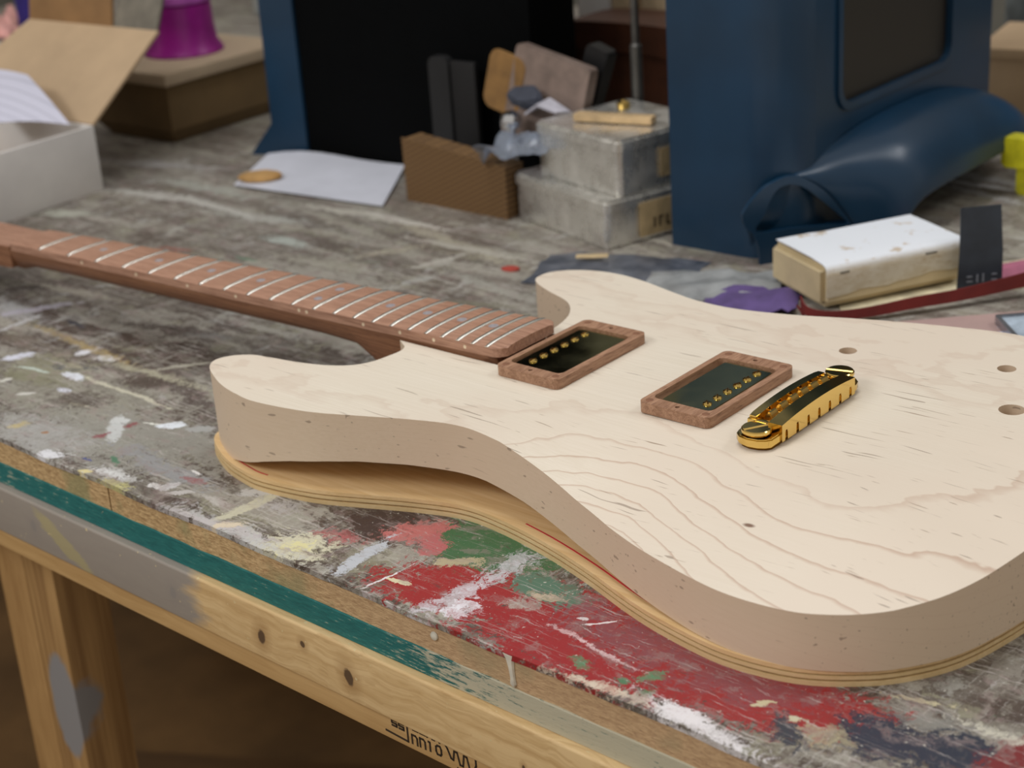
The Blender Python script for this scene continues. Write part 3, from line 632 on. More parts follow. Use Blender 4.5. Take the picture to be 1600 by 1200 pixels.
def ztop(x, y):
    if x < 480 or y > 40: return 0.0
    d, e = nearest(x, y); D = interp(TOPD, e[0]) if e[1] < 10 else max(0.0, 4-e[1]*.1)
    t = min(1.0, d/88.0); return -D*(1-t)**1.55
def zbot(x, y):
    if y > 0: return -45.0
    d, e = nearest(x, y); D = interp(BOTD, e[0]) if e[1] < -90 else 0.0
    t = min(1.0, d/80.0); return -45.0+D*(1-t)**1.4

# ------------------------------------------------------------------ routing template under the body
tmpl = thing('plywood_template', 'thin plywood guitar-shaped template lying on the bench beneath the pale body', 'template', (560, 0, BT))
def toff(k):
    o = []; P = [(399, -30)] + spline([q for q in NEAR[1:-1]], 4) + [(466, 30)]
    n = len(P)
    for i in range(n):
        a = Vector(P[i-1]); b = Vector(P[(i+1) % n]); t = (b-a).normalized(); nr = Vector((t.y, -t.x))
        x, y = P[i]; base = 3.4 if x < 660 else 3.4-min(4.6, (x-660)*.045)
        o.append((x+nr.x*(base+k)-560, y+nr.y*(base+k)))
    return o
ply = [wood('pale_ply', (214, 184, 132), (230, 202, 154), 'x', .8, .3), wood('dark_ply', (138, 110, 70), (176, 146, 98), 'y', 1.2, .5)]
ply_top = Mat('ply_face', .6)
g = ply_top.noise(ply_top.mp(ply_top.co, sc=(.02, .3, .3)), 1, 4, .6)
ply_top.col(ply_top.mix(ply_top.rng(g, .35, .65), (220, 184, 130), (234, 202, 152)))
for k, (z0, z1, o_, mt) in enumerate(((0, 2.3, 0.2, ply[0]), (2.3, 3.4, -.5, ply[1]), (3.4, 5.1, .1, ply[0]), (5.1, 5.9, -.5, ply[1]), (5.9, 8.0, -.1, ply_top.m))):
    obj('ply', prism(toff(o_), z0, z1, .25 if k in (0, 4) else 0), mt, tmpl, smooth=30)
rl = [p for p in toff(-6)]
seg = [p for p in rl if p[1] < -95 and p[0]+560 > 545 and p[0]+560 < 720]
def ribbon(pts, w_, z, h=.15):
    L_, R_ = [], []
    for i in range(len(pts)):
        a = Vector(pts[max(i-1, 0)]); b = Vector(pts[min(i+1, len(pts)-1)]); t = (b-a).normalized(); n_ = Vector((-t.y, t.x))*w_*.5
        L_.append((pts[i][0]+n_.x, pts[i][1]+n_.y)); R_.append((pts[i][0]-n_.x, pts[i][1]-n_.y))
    return prism(L_+R_[::-1], z, z+h)
redp = plain('red_pencil', (196, 52, 58), .7, bump=0)
obj('pencil_line', ribbon(seg, .9, 8.0), redp, tmpl, label='red pencil line')
seg = [p for p in toff(-5) if p[1] < -120 and 345 < p[0]+560 < 400]
obj('pencil_line', ribbon(seg, .8, 8.0), redp, tmpl, label='red pencil line')

# ------------------------------------------------------------------ the guitar
GX = 600.0
guitar = thing('electric_guitar', 'unfinished electric guitar of pale bare maple with a brown bolt-on neck, lying on its back', 'guitar', (GX, 0, -45))
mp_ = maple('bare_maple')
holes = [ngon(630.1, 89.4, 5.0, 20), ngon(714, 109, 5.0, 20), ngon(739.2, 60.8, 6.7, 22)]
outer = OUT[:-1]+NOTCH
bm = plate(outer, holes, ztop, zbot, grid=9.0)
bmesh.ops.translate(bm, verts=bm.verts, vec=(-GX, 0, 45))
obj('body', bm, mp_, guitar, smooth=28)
dark_cav = plain('shaded_cavity_wood', (150, 118, 84), .7)
X22 = 647.7*(1-2**(-22/12)); NA, NY = 0.0281, 0.0073
def fx(n): return 647.7*(1-2**(-n/12))
def wd(x): return (37.13+(52.3-37.13)*x/X22)/2
def nk(x, y, z):
    dx = x-X22; return (X22+dx*math.cos(NA)-y*math.sin(NY)-GX, y+dx*math.sin(NY), 8.97+z+dx*math.sin(NA)+45)
walnut = Mat('brown_neck_wood', 0.5)
g = walnut.noise(walnut.mp(walnut.co, sc=(.02, .6, .6)), 1, 4, .65); g2 = walnut.noise(walnut.mp(walnut.co, sc=(.06, 2.4, 2.0)), 1, 3, .7)
c = walnut.mix(walnut.rng(g, .36, .64), (112, 72, 48), (146, 102, 72)); c = walnut.mix(walnut.rng(g2, .56, .66), c, (104, 66, 46)); walnut.col(c); walnut.bump(g2, .1, .2)
fbw = Mat('reddish_fretboard_wood', 0.55)
g = fbw.noise(fbw.mp(fbw.co, sc=(.03, .7, .5)), 1, 4, .65); g2 = fbw.noise(fbw.mp(fbw.co, sc=(.05, 1.8, 1.5)), 1, 3, .7)
c = fbw.mix(fbw.rng(g, .36, .64), (150, 110, 88), (184, 142, 118)); c = fbw.mix(fbw.ma('MULTIPLY', fbw.rng(g2, .54, .66), .7), c, (122, 84, 64)); fbw.col(c); fbw.bump(g2, .12, .2)
steel = Mat('polished_fret_wire', .27, 1.0); steel.col((236, 234, 226))
def arc(y, hw): return 1.35*(1-(y/hw)**2)*(hw/26)**2
# fretboard with rounded end corners
secs = []
XS = [0, 60, 120, 180, 240, 300, 360, 400, 440, 462, 470, 473.5, 475.5, 476.6, 477.2]
for x in XS:
    hw = wd(min(x, 470)); 
    if x > 470: hw -= 5.5*((x-470)/7.2)**2
    ys = [hw*(-1+2*i/14) for i in range(15)]
    ins = .35 if x not in (XS[0], XS[-1]) else .8
    top = [nk(x, y, arc(y, hw)-(ins*.9 if i in (0, 14) else 0)) for i, y in enumerate(ys)]
    secs.append([nk(x, -hw, -5.6)]+top+[nk(x, hw, -5.6)])
fretboard = obj('fretboard', loft(secs), fbw.m, guitar, smooth=40)
for n in range(1, 23):
    x = fx(n); hw = wd(x)+.1; s_ = []
    for i in range(13):
        y = hw*(-1+2*i/12); z = arc(y, hw); hgt = 1.15 if 0 < i < 12 else .35
        s_.append([nk(x+a, y, z+b*hgt) for a, b in ((-1.25, -.2), (-1.25, .35), (-.75, .85), (0, 1), (.75, .85), (1.25, .35), (1.25, -.2))])
    obj('fret', loft(s_), steel.m, fretboard, smooth=60)
pearl = plain('grey_pearl', (160, 156, 160), .3, bump=0, vs=.5)
cream = plain('cream_dot', (226, 206, 176), .4, bump=0)
for n, ys in ((3, (0,)), (5, (0,)), (7, (0,)), (9, (0,)), (12, (-9.5, 9.5)), (15, (0,)), (17, (0,)), (19, (0,)), (21, (0,))):
    xm = (fx(n)+fx(n-1))/2
    for y in ys:
        v = nk(xm, y, arc(y, wd(xm)))
        obj('inlay_dot', lathe([(3.0, -1), (3.0, .07), (2.7, .1)], 18), pearl, fretboard, loc=v)
    for k in ((-3.4, 3.4) if n == 12 else (0,)):
        v = nk(xm+k, -wd(xm)-.0, -2.9)
        obj('side_dot', lathe([(1.15, -1), (1.15, .08)], 12, Matrix.Rotation(math.pi/2, 4, 'X')), cream, fretboard, loc=v)
# neck back: D shaped, swelling into the heel
secs = []
for x in (-6, 0, 12, 60, 140, 240, 320, 355, 368, 378, 387, 395, 402, 412, 440, 462, 470):
    hw = wd(max(x, 0))-.15
    dep = 15.2+x*.006 if x < 350 else 17.5
    sq = 2.1
    if x < 14: dep += 4.5*((14-x)/20)
    if 350 <= x: t = min(1, (x-350)/52); dep = 17.3+21*t*t*(3-2*t); sq = 2.1+5*t
    if x > 405: dep = 38.3
    if x > 460: hw -= 4*((x-460)/10)**2
    pts = []
    for i in range(17):
        a = math.pi*i/16; cx_, sx_ = math.cos(a), math.sin(a)
        pts.append(nk(x, -hw*math.copysign(abs(cx_)**(2/sq), cx_), -5.6-dep*abs(sx_)**(2/sq)))
    secs.append(pts)
neck = obj('neck', loft(secs), walnut.m, guitar, smooth=45)
# headstock
hs = [(-2, -18.6), (-10, -18.7), (-24, -19.2), (-44, -22), (-66, -29), (-120, -42), (-178, -38), (-190, -24), (-186, 0), (-178, 22), (-150, 26), (-100, 24), (-60, 22), (-25, 19.5), (-2, 18.6)]
hs = spline(hs, 4)
bm = plate(hs, [], lambda x, y: -3.2+.06*x*.3, lambda x, y: -19.5+.06*x*.3)
for v in bm.verts:
    q = nk(v.co.x, v.co.y, v.co.z); v.co = Vector(q)
hd = obj('headstock', bm, walnut.m, guitar, smooth=40)
bm = plate([(x*.997, y*.985) for x, y in hs], [], lambda x, y: -2.7+.06*x*.3, lambda x, y: -3.3+.06*x*.3)
for v in bm.verts: v.co = Vector(nk(v.co.x, v.co.y, v.co.z))
obj('face_veneer', bm, fbw.m, hd, smooth=40)

# ------------------------------------------------------------------ pickup rings, pickups
ringw = Mat('walnut_ring_wood', .55)
g = ringw.noise(ringw.mp(ringw.co, rot=(0, 0, .1), sc=(.35, .03, .5)), 1, 4, .65); g2 = ringw.noise(ringw.mp(ringw.co, sc=(1.6, .12, .9)), 1, 4, .7)
c = ringw.mix(ringw.rng(g, .36, .64), (146, 108, 82), (178, 138, 110)); c = ringw.mix(ringw.ma('MULTIPLY', ringw.rng(g2, .50, .66), .75), c, (104, 68, 48)); ringw.col(c); ringw.bump(g2, .15, .2)
plug = plain('ring_plug_wood', (132, 92, 68), .6)
gold = Mat('gold_plating', .13, 1.0); gold.col((226, 192, 112))
cov = Mat('gold_cover_plating', .10, 1.0); cc = cov.mix(cov.rng(cov.noise(cov.co, .4, 4, .7), .66, .74), (178, 178, 136), (140, 132, 96)); cov.col(cc)
M = cov; M.put(M.b.inputs['Roughness'], M.rng(M.noise(M.co, .06, 4, .6), .4, .7, .11, .2))
goldk = Mat('gold_recess_shade', .35, 1.0); goldk.col((120, 84, 30))  # darker copy of the gold, shade of slots and undercut painted in
black = plain('hole_shade_black', (12, 9, 7), .9, bump=0)  # black plugs stand in for the shade inside the screw holes
def pickup(cx, cy, side, where, cov_w, dx):
    r = thing('pickup_ring', 'brown wooden pickup frame resting on the pale body '+where, 'pickup frame', (cx, cy, 0), group='wooden pickup frames on the body')
    out_ = rrect(-22, 22, -41.4, 41.4, 4, 5); inn = rrect(-18.6+dx*.0, 17.9, -33.2, 31.2, 3.6, 5)
    hl = [ngon(0, -37.2, 1.3, 12), ngon(0, 36.6, 1.3, 12)]
    obj('frame', plate(out_, [inn]+hl, lambda x, y: 6.0, lambda x, y: .05), ringw.m, r, smooth=30)
    for y in (-37.2, 36.6): obj('screw_hole_shade', lathe([(1.28, 0), (1.28, 2.2)], 12), black, r, loc=(0, y, 1.2))
    for sx in (-1, 1):
        for sy in (-1, 1): obj('corner_plug', lathe([(2.1, 0), (2.1, .12)], 16), plug, r, loc=(sx*17.4, sy*37.0, 5.95))
    pk = thing('pickup', 'gold-plated pickup with six gold screws inside the wooden frame '+where, 'pickup', (cx+dx, cy-.6, 0), group='gold pickups in the wooden frames')
    obj('cover', prism(rrect(-cov_w/2, cov_w/2, -31, 31, 3, 4), .1, 4.7, .9), cov.m, pk, smooth=50)
    for k in range(6):
        s_ = obj('pole_screw', lathe([(2.45, 0), (2.5, .15), (2.2, .75), (1.2, 1.15), (.05, 1.3)], 16), gold.m, pk, loc=(side*9.2-dx, (k-2.5)*9.43+.6, 4.7))
        obj('screw_slot', box(-.35, .35, -2.0, 2.0, 0, .95), goldk.m, s_, loc=(0, 0, .42), rot=(0, 0, random.uniform(-.6, .9)))
pickup(504.8, 2.6, -1, 'at the end of the fretboard', 35.2, 0.4)
pickup(601.9, 2.6, 1, 'next to the golden bridge', 31.5, 0.6)

# ------------------------------------------------------------------ bridge
br = thing('bridge', 'shiny golden guitar bridge with six saddles and two big slotted screws', 'bridge', (653.6, -.6, 0))
n = 20
arcz = lambda y: 13.2-2.3*(y/36.0)**2
# base with round ends
bp = []
for i in range(13):
    a = math.pi/2*(i/12)
    bp.append((1+9.3*math.cos(-a), -39-8.6*math.sin(a)))
lobes = [(10.2, 40), (10.2, -40)]
lob = [(10.2, -43.0), (8.2, -45.6), (4.5, -47.6), (-1, -48.4), (-6, -47.2), (-9.4, -44.0), (-10.6, -40), (-10.0, -36), (-9.2, -33), (-9.2, 33), (-9.6, 37), (-9.6, 41), (-7.6, 45), (-3.5, 47.4), (1.5, 47.8), (6, 46), (9, 43), (10.2, 39)]
obj('base_plate', prism(lob, 1.6, 6.2, .7), gold.m, br, smooth=40)
obj('foot', prism([(x*.9, y*.96) for x, y in lob], .05, 1.6), goldk.m, br, smooth=40)
obj('back_rail', prism([(y, z) for y, z in [(-33, 6.2)]+[(33, 6.2)]+[(33-66*i/18, arcz(33-66*i/18)) for i in range(19)]], -9.2, -4.6, .5, 'x'), gold.m, br, smooth=40)
# front rail: arched top, seven notches along its lower edge
pf = [(35.5, arcz(34))]
for i in range(1, 19): pf.append((35.5-71*i/18, arcz(35.5-71*i/18)))
pf += [(-35.5, 2.0)]
for k in range(7):
    yc = -31.5+10.4*k
    pf += [(yc-1.2, 2.0), (yc-1.2, 5.8), (yc-.7, 7.4), (yc+.7, 7.4), (yc+1.2, 5.8), (yc+1.2, 2.0)]
pf += [(35.5, 2.0)]
obj('front_rail', prism(pf, 3.4, 11.4, 0, 'x'), gold.m, br, smooth=30)
obj('notch_backing', box(3.6, 9.6, -35, 35, 1.8, 8.0), goldk.m, br)
for sgn in (-1, 1): obj('end_bridge', box(-9.2, 11.2, -34.6 if sgn < 0 else 31.5, -31.5 if sgn < 0 else 34.6, 6.2, 10.0, .4), gold.m, br)
sadm = Mat('satin_gold_saddle', .3, 1.0); sadm.col((226, 190, 112))
for k in range(6):
    y = -24.5+9.8*k; zt = arcz(y)-1.2
    bm = prism([(-3.4, 6.4), (3.0, 6.4), (3.0, zt-2.6), (.6, zt+1.3), (-.8, zt+1.3), (-3.4, zt-2.6)], -3.5, 3.5, .5, 'y')
    sd = obj('saddle', bm, sadm.m, br, loc=(-1.0, y, 0), smooth=30)
    obj('saddle_screw', lathe([(2.3, 0), (2.3, 1.6), (1.9, 2.0)], 14, Matrix.Translation((-2.2, 4.9, zt-2.1)) @ Matrix.Rotation(math.pi/2, 4, 'Y')), gold.m, sd, smooth=40)
    obj('saddle_rod', lathe([(1.0, 0), (1.0, 7.6)], 10, Matrix.Translation((-4.4, 4.9, zt-2.1)) @ Matrix.Rotation(math.pi/2, 4, 'Y')), gold.m, sd, smooth=40)
for sgn, a, hz in ((-1, 1.02, 7.6), (1, .25, 8.8)):
    p_ = obj('post_screw', lathe([(5.4, 0), (5.4, 1.5), (7.2, 2.0), (7.6, 2.6), (7.6, 4.0), (7.1, 4.5)], 32), gold.m, br, loc=(-.2, sgn*40.2, hz-2.6+(.2 if sgn > 0 else 0)), smooth=30)
    obj('screw_slot', prism([(-.95, 0), (.95, 0), (.25, .55), (-.25, .55)], -7.0, 7.0, 0, 'x'), sadm.m, p_, loc=(0, 0, 4.45), rot=(0, 0, a), smooth=0)

# ------------------------------------------------------------------ things standing on the bench behind the guitar
kraft = plain('kraft_cardboard', (186, 160, 128), .85, vs=.01, var=.05)
kraft_dk = plain('dark_kraft_cardboard', (112, 90, 58), .85, vs=.01, var=.08)
kraft_top = plain('pale_kraft_lid', (186, 166, 140), .85, vs=.01, var=.05)
greyboard = plain('grey_white_board', (228, 224, 220), .7, vs=.01, var=.04)
paperm = plain('white_paper', (206, 208, 218), .8, vs=.02, var=.03)
lilM = Mat('printed_lilac_paper', .8); gq = lilM.ma('FRACT', lilM.ma('MULTIPLY', lilM.sep(lilM.co)[1], .16))
lilM.col(lilM.mix(lilM.ma('MULTIPLY', lilM.rng(gq, .80, .86), .35), (206, 206, 222), (132, 132, 146))); lilac = lilM.m

# open carton at the left
ct = thing('open_carton', 'open shallow carton, white outside and brown inside, lid tipped back', 'box', (-204, 212, BT), .05)
W_, D_, H_ = 240, 300, 60
obj('side_wall', box(-3, 0, -D_, 0, 0, H_, .5), greyboard, ct)
obj('side_wall', box(-W_, -W_+3, -D_, 0, 0, H_, .5), greyboard, ct)
obj('side_wall', box(-W_+3, -3, -D_, -D_+3, 0, H_, .5), greyboard, ct)
obj('side_wall', box(-W_+3, -3, -3, 0, 0, H_, .5), greyboard, ct)
obj('bottom', box(-W_+3, -3, -D_+3, -3, 0, 3), kraft, ct)
lid = obj('lid', prism([(-W_, 0), (0, 0), (2, 112), (-184, 112)], -1.5, 1.5, .4, 'y'), kraft, ct, loc=(0, 0, H_), rot=(-.93, 0, 0), label='brown inner face of the lid')
obj('lid_flap', box(-184, -62, -1.5, 1.5, 0, 90, .5), plain('mid_kraft', (150, 114, 74), .85, vs=.01), lid, loc=(0, 0, 112), rot=(.75, 0, 0))
obj('lid_flap', box(-60, 0, -1.5, 1.5, 0, 70, .5), plain('grey_flap', (118, 112, 100), .8), lid, loc=(0, 0, 112), rot=(.5, 0, 0))
P1, P2, P3, P4 = Vector((-372, 206, 44)), Vector((-279, 203, 48)), Vector((-207, 190, 12)), Vector((-290, 166, 10))
rows = [[tuple(P4.lerp(P1, i/6).lerp(P3.lerp(P2, i/6), k/6) + Vector((0, 0, 1.5*math.sin(math.pi*i/6)+2.5*math.sin(math.pi*k/6)))) for k in range(7)] for i in range(7)]
pp = obj('printed_sheet', sheet(rows, .6), lilac, loc=(0, 0, 0)); tag(pp, 'curled sheet of lilac-white printed paper sticking out of the open carton', 'paper')
bk = thing('dark_tray', 'dark grey tray lying in the open carton beneath the paper', 'tray', (-290, 110, BT+3))
obj('tray_body', prism(rrect(-60, 70, -70, 40, 8), 0, 34, 2), plain('dark_tray_plastic', (66, 66, 70), .5), bk)
obj('rim', plate(rrect(-62, 72, -72, 42, 9), [rrect(-57, 67, -67, 37, 6)], 37, 34), plain('dark_tray_rim', (84, 84, 88), .5), bk)

# purple tub on the pale-topped carton
cb = thing('brown_carton', 'closed brown carton with a pale overhanging lid, under the purple tub', 'box', (-272, 352, BT), .03)
bmx = loft([[(-104, 8, 0), (-8, 8, 0), (-8, 150, 0), (-104, 150, 0)], [(-118, 0, 14), (0, 0, 14), (0, 165, 14), (-118, 165, 14)], [(-118, 0, 60), (0, 0, 60), (0, 165, 60), (-118, 165, 60)]])
obj('carton_body', bmx, kraft_dk, cb, smooth=20)
obj('lid', box(-124, 5, -5, 170, 59, 71, 1.5), kraft_top, cb, smooth=30)
tub = thing('purple_tub', 'purple tub with a pinkish lid standing on the brown carton', 'tub', (-342, 436, BT+71))
pur = plain('purple_plastic', (150, 30, 134), .35, vs=.02, bump=0)
obj('tub_body', lathe([(41, 0), (41.5, 2), (36, 11), (34, 28), (33.5, 50), (31, 51), (31, 52)], 32), pur, tub)
obj('tub_lid', lathe([(32, 0), (34.5, .5), (34.5, 8), (33, 10), (2, 10.5)], 32), plain('pink_violet_lid', (176, 88, 176), .35, bump=0), tub, loc=(0, 0, 52))

# black cabinet with a blue edge frame
bluep = Mat('blue_lacquer', .30)
bluep.col(bluep.mix(bluep.rng(bluep.noise(bluep.co, .01, 3, .5), .4, .6), (16, 48, 72), (20, 55, 82))); bluep = bluep.m
blk = plain('matt_black_cloth', (5, 6, 7), .9, bump=0, Specular_IOR_Level=.1)
cbn = thing('black_cabinet', 'tall black cabinet with a dark blue side frame behind the white paper', 'cabinet', (-111, 384, BT), .097)
obj('front_panel', box(0, 260, 0, 12, 0, 640, 1), blk, cbn)
obj('side_panel', box(248, 260, 12, 70, 0, 640, 1), blk, cbn)
obj('rear_panel', box(0, 248, 58, 70, 0, 640, 1), blk, cbn)
obj('top_panel', box(0, 260, 0, 70, 640, 652, 1), blk, cbn)
def to_cb(x, y):
    c, s = math.cos(.097), math.sin(.097); dx, dy = x+111, y-384
    return (c*dx+s*dy, -s*dx+c*dy)
pa = to_cb(-150, 374)
obj('side_frame', loft([[(pa[0]-22*(z < 30)*(1-z/30)+z*.012, pa[1]-9*(z < 30)*(1-z/30), z), (0, -3, z), (0, 60, z), (pa[0]+10, 60, z)] for z in (0, 8, 18, 30, 650)]), bluep, cbn, smooth=30, label='dark blue side frame')

# white paper and a wood chip
rows = []
A_, B_, C_, D2 = Vector((-98, 276)), Vector((-146, 362)), Vector((4, 393)), Vector((72, 292))
for i in range(9):
    u = i/8; a = A_.lerp(B_, u); b = D2.lerp(C_, u)
    rows.append([(*(a.lerp(b, j/8)), 1.2+6*u*u*math.sin(j/8*2.6+.3)+2*math.sin(j*.8)*u+.6) for j in range(9)])
bm = sheet(rows, .5)
pw = obj('paper_sheet', bm, paperm, loc=(0, 0, BT)); tag(pw, 'white sheet of paper lying flat in front of the black cabinet', 'paper')
wcm = plain('yellow_wood', (196, 154, 96), .7)
wc = obj('wood_offcut', prism(spline([(-19, -7), (-5, -12), (14, -8), (20, 2), (8, 11), (-12, 8)], 4, True), 0, 5, 1.5), wcm, loc=(-86, 298, BT+4), rotz=.5); tag(wc, 'small yellowish wood offcut lying on the white paper', 'wood scrap')

# corrugated pad
cg = Mat('patterned_kraft', .8)
q = cg.mp(cg.co, rot=(0, .75, 0), sc=(.16, .1, .30)); st = cg.ma('FRACT', cg.sep(q)[0]); st2 = cg.ma('FRACT', cg.sep(q)[2])
c = cg.mix(cg.ma('MULTIPLY', cg.rng(st, .35, .5), cg.rng(st2, .3, .5)), (122, 92, 56), (84, 60, 36)); cg.col(c)
corr = thing('cardboard_block', 'brown patterned cardboard block standing on edge beside the metal tins', 'cardboard', (76, 321, BT), -.02)
obj('block_body', loft([[(0, 0, 0), (112, 0, 0), (112, 22, 0), (0, 22, 0)], [(-1, 0, 54), (113, 0, 43), (113, 22, 43), (-1, 22, 54)]]), cg.m, corr, smooth=20)
obj('liner', loft([[(-1, -1.2, 0), (113, -1.2, 0), (113, -.05, 0), (-1, -.05, 0)], [(-2, -1.2, 55), (114, -1.2, 44), (114, -.05, 44), (-2, -.05, 55)]]), cg.m, corr, smooth=20)
gm = plain('charcoal_bracket', (24, 24, 25), .6, bump=0)
bkt = thing('metal_bracket', 'charcoal upright bracket rising behind the cardboard block', 'bracket', (60, 378, BT), .06)
obj('upright', prism(rrect(-3, 19, 0, 111, 6), 0, 9, 1, 'y'), gm, bkt, loc=(0, 0, 0))
obj('side_plate', box(19, 46, 2, 8, 0, 108, 2), plain('dark_plate', (12, 10, 10), .7, bump=0), bkt)

# metal tins
tinm = Mat('dull_tinplate', .3, .8)
g = tinm.noise(tinm.co, .05, 5, .65); tinm.col(tinm.mix(tinm.rng(g, .3, .7), (212, 210, 204), (248, 246, 240))); tinm.put(tinm.b.inputs['Roughness'], tinm.rng(g, .3, .7, .16, .42)); tinm.bump(tinm.noise(tinm.co, .03, 2, .5), .3, 2)
def tin(label, loc, rz, L_, D_, H_, lab=None):
    t = thing('metal_tin', label, 'tin', loc, rz, 'stacked grey metal tins')
    obj('tin_body', prism(rrect(-L_, 0, 0, D_, 5, 4), 0, H_-8, 1.2), tinm.m, t, smooth=40)
    obj('tin_lid', prism(rrect(-L_-1.5, 1.5, -1.5, D_+1.5, 6, 4), H_-11, H_, 2.2), tinm.m, t, smooth=40)
    return t
t1 = tin('lower grey metal tin with a beige label on its end, bottom of the stack', (309, 293, BT), -.29, 124, 78, 38)
lb = plain('beige_label', (190, 168, 128), .7)
obj('paper_label', box(1.7, 2.2, 30, 66, 4, 31), lb, t1, label='beige paper label')
obj('label_print', strokes([[(0, 0), (0, 7)], [(5, 0), (5, 7), (8, 7)], [(12, 7), (12, 0), (15, 0)], [(19, 0), (19, 7)]], .7, 0), ink, t1, loc=(2.4, 44, 10), rotz=math.pi/2, smooth=0)
t2 = tin('upper grey metal tin stacked on the lower one, a wood strip on top', (312, 307, BT+38.2), -.23, 100, 96, 44)
obj('paper_label', box(1.7, 2.2, 40, 70, 8, 30), lb, t2, label='small round-cornered label')
ws = obj('wood_strip', box(-33, 33, -6, 6, 0, 6, 1.5), plain('pale_strip', (206, 176, 132), .6), loc=(276, 352, BT+83), rotz=.24); tag(ws, 'short pale wooden strip lying on the upper metal tin', 'wood strip')
ky = obj('brass_nut', lathe([(5, 0), (5.4, 1), (5.4, 5), (2, 7)], 12), gold.m, loc=(255, 392, BT+82.5)); tag(ky, 'little brass nut on the upper metal tin behind the strip', 'nut')

# clutter between the cabinet and the blue housing
clear = Mat('clear_plastic', .12, 0.0, Transmission_Weight=.75, IOR=1.3); clear.col((200, 208, 222)); clear = clear.m
def crumple(nx, ny, sx, sy, amp, seed, th=.5, base=0):
    rows = []
    for i in range(nx):
        r = []
        for j in range(ny):
            x, y = (i/(nx-1)-.5)*sx, (j/(ny-1)-.5)*sy
            e = 1-max(abs(i/(nx-1)-.5), abs(j/(ny-1)-.5))*2
            r.append((x+mnoise.noise(Vector((x*.06, y*.06, seed+9)))*6, y+mnoise.noise(Vector((x*.06, y*.06, seed+5)))*6, base+abs(mnoise.noise(Vector((x*.05, y*.05, seed))))*amp+max(0, e)*amp*.4))
        rows.append(r)
    return sheet(rows, th)
cbag = obj('crumpled_bag', crumple(14, 12, 62, 60, 26, 2.2), clear, loc=(196, 336, BT+52), rot=(0, -.25, .3), smooth=60); tag(cbag, 'crumpled clear plastic bag draped over the left end of the metal tins', 'bag')
chrome = Mat('bright_chrome', .08, 1.0); chrome.col((236, 240, 246)); chrome = chrome.m
ck = thing('chrome_knob', 'bright chrome knob catching the light above the crumpled bag', 'knob', (168, 354, BT+66))
obj('knob_cap', lathe([(3, 0), (9, 1), (9.5, 6), (8, 11), (4, 14), (.5, 14.6)], 20), chrome, ck)
obj('knob_stem', lathe([(4, -66), (4, 0)], 14), chrome, ck)
wp = obj('white_plate', sheet([[(0, 0, 0), (14, 1, 9), (34, 3, 5)], [(2, 14, 3), (16, 15, 12), (38, 16, 3)]], 2), plain('pale_grey_plate', (196, 194, 204), .5), loc=(184, 352, BT+80), rotz=-.1); tag(wp, 'bent pale grey plate between the chrome knob and the brown tape', 'plate')
dl = obj('rubber_pad', prism(spline([(0, 0), (14, 10), (30, 6), (36, -6), (10, -8)], 4, True), 0, 10, 2), plain('slate_rubber', (58, 62, 74), .6), loc=(160, 366, BT+86), rot=(.6, 0, 0)); tag(dl, 'slate grey rubber pad leaning over the pale plate', 'pad')
for a_, lab_, loc_, rz_, mt_, dims in (
        (0, 'ochre cardboard piece with a rounded corner leaning by the cabinet', (118, 376, BT+76), -.05, plain('ochre_board', (142, 106, 60), .8), (40, 44)),
        (1, 'taped greyish-brown parcel leaning behind the metal tins', (140, 372, BT+52), .02, plain('taped_parcel', (134, 116, 106), .45), (76, 74))):
    pr_ = obj('leaning_board' if a_ == 0 else 'taped_parcel', prism(rrect(0, dims[0], 0, dims[1]+6, 8 if a_ == 0 else 3), 0, 3 if a_ == 0 else 12, .8, 'y'), mt_, loc=loc_, rot=(-.10, .22, rz_)); tag(pr_, lab_, 'cardboard' if a_ == 0 else 'parcel')
db = obj('dark_bar', prism(rrect(0, 22, 0, 88, 3), 0, 14, 1, 'y'), plain('near_black_bar', (14, 13, 14), .5, bump=0), loc=(182, 402, BT+46), rot=(-.03, .34, 0)); tag(db, 'near-black flat bar leaning to the right behind the metal tins', 'bar')
rod = thing('steel_rod', 'thin grey upright rod on a round foot behind the upper metal tin', 'rod', (243, 428, BT))
obj('rod_shaft', lathe([(5, 4), (5, 125), (3.4, 127), (3.4, 420)], 14), plain('grey_steel', (98, 96, 92), .4, .6, bump=0), rod)
obj('rod_foot', lathe([(18, 0), (18, 3), (5, 5)], 20), plain('grey_foot', (80, 80, 78), .4, .6, bump=0), rod)
lth = plain('brown_leather', (66, 34, 16), .5)
lb_ = thing('leather_case', 'dark brown rounded leather case far behind the metal tins', 'case', (92, 560, BT))
obj('case_body', prism(spline([(-40, 0), (-44, 50), (-40, 92), (-20, 104), (70, 106), (110, 100), (116, 50), (116, 0)], 5), 0, 60, 5, 'y'), lth, lb_)
obj('case_lid', prism(spline([(-44, 76), (-38, 98), (-18, 109), (72, 111), (114, 105), (116, 80), (70, 84), (20, 84), (-20, 82)], 4, True), -3, 62, 2, 'y'), lth, lb_)
cr = plain('cream_carton', (206, 182, 146), .8)
for i, (x_, w2_, nm, mt_) in enumerate(((18, 38, 'grey-white small box at the left of the two cream cartons', greyboard), (60, 28, 'cream carton left of the steel rod', cr), (95, 34, 'cream carton right of the steel rod, beside the blue housing', cr))):
    b_ = thing('small_carton', nm, 'box', (x_, 640, BT), .03, 'small cartons behind the steel rod')
    obj('carton_body', box(0, w2_, 0, 40, 0, 150, 1), mt_, b_); obj('flap', box(0, w2_, 0, 40, 150, 152, .5), mt_, b_)
bs = thing('storage_shelf_box', 'brown box the small cream cartons stand behind, far back on the bench', 'box', (-20, 740, BT))
obj('carton_body', box(0, 260, 0, 120, 0, 60, 2), kraft_dk, bs); obj('lid', box(-3, 263, -3, 123, 52, 64, 1), kraft_dk, bs)

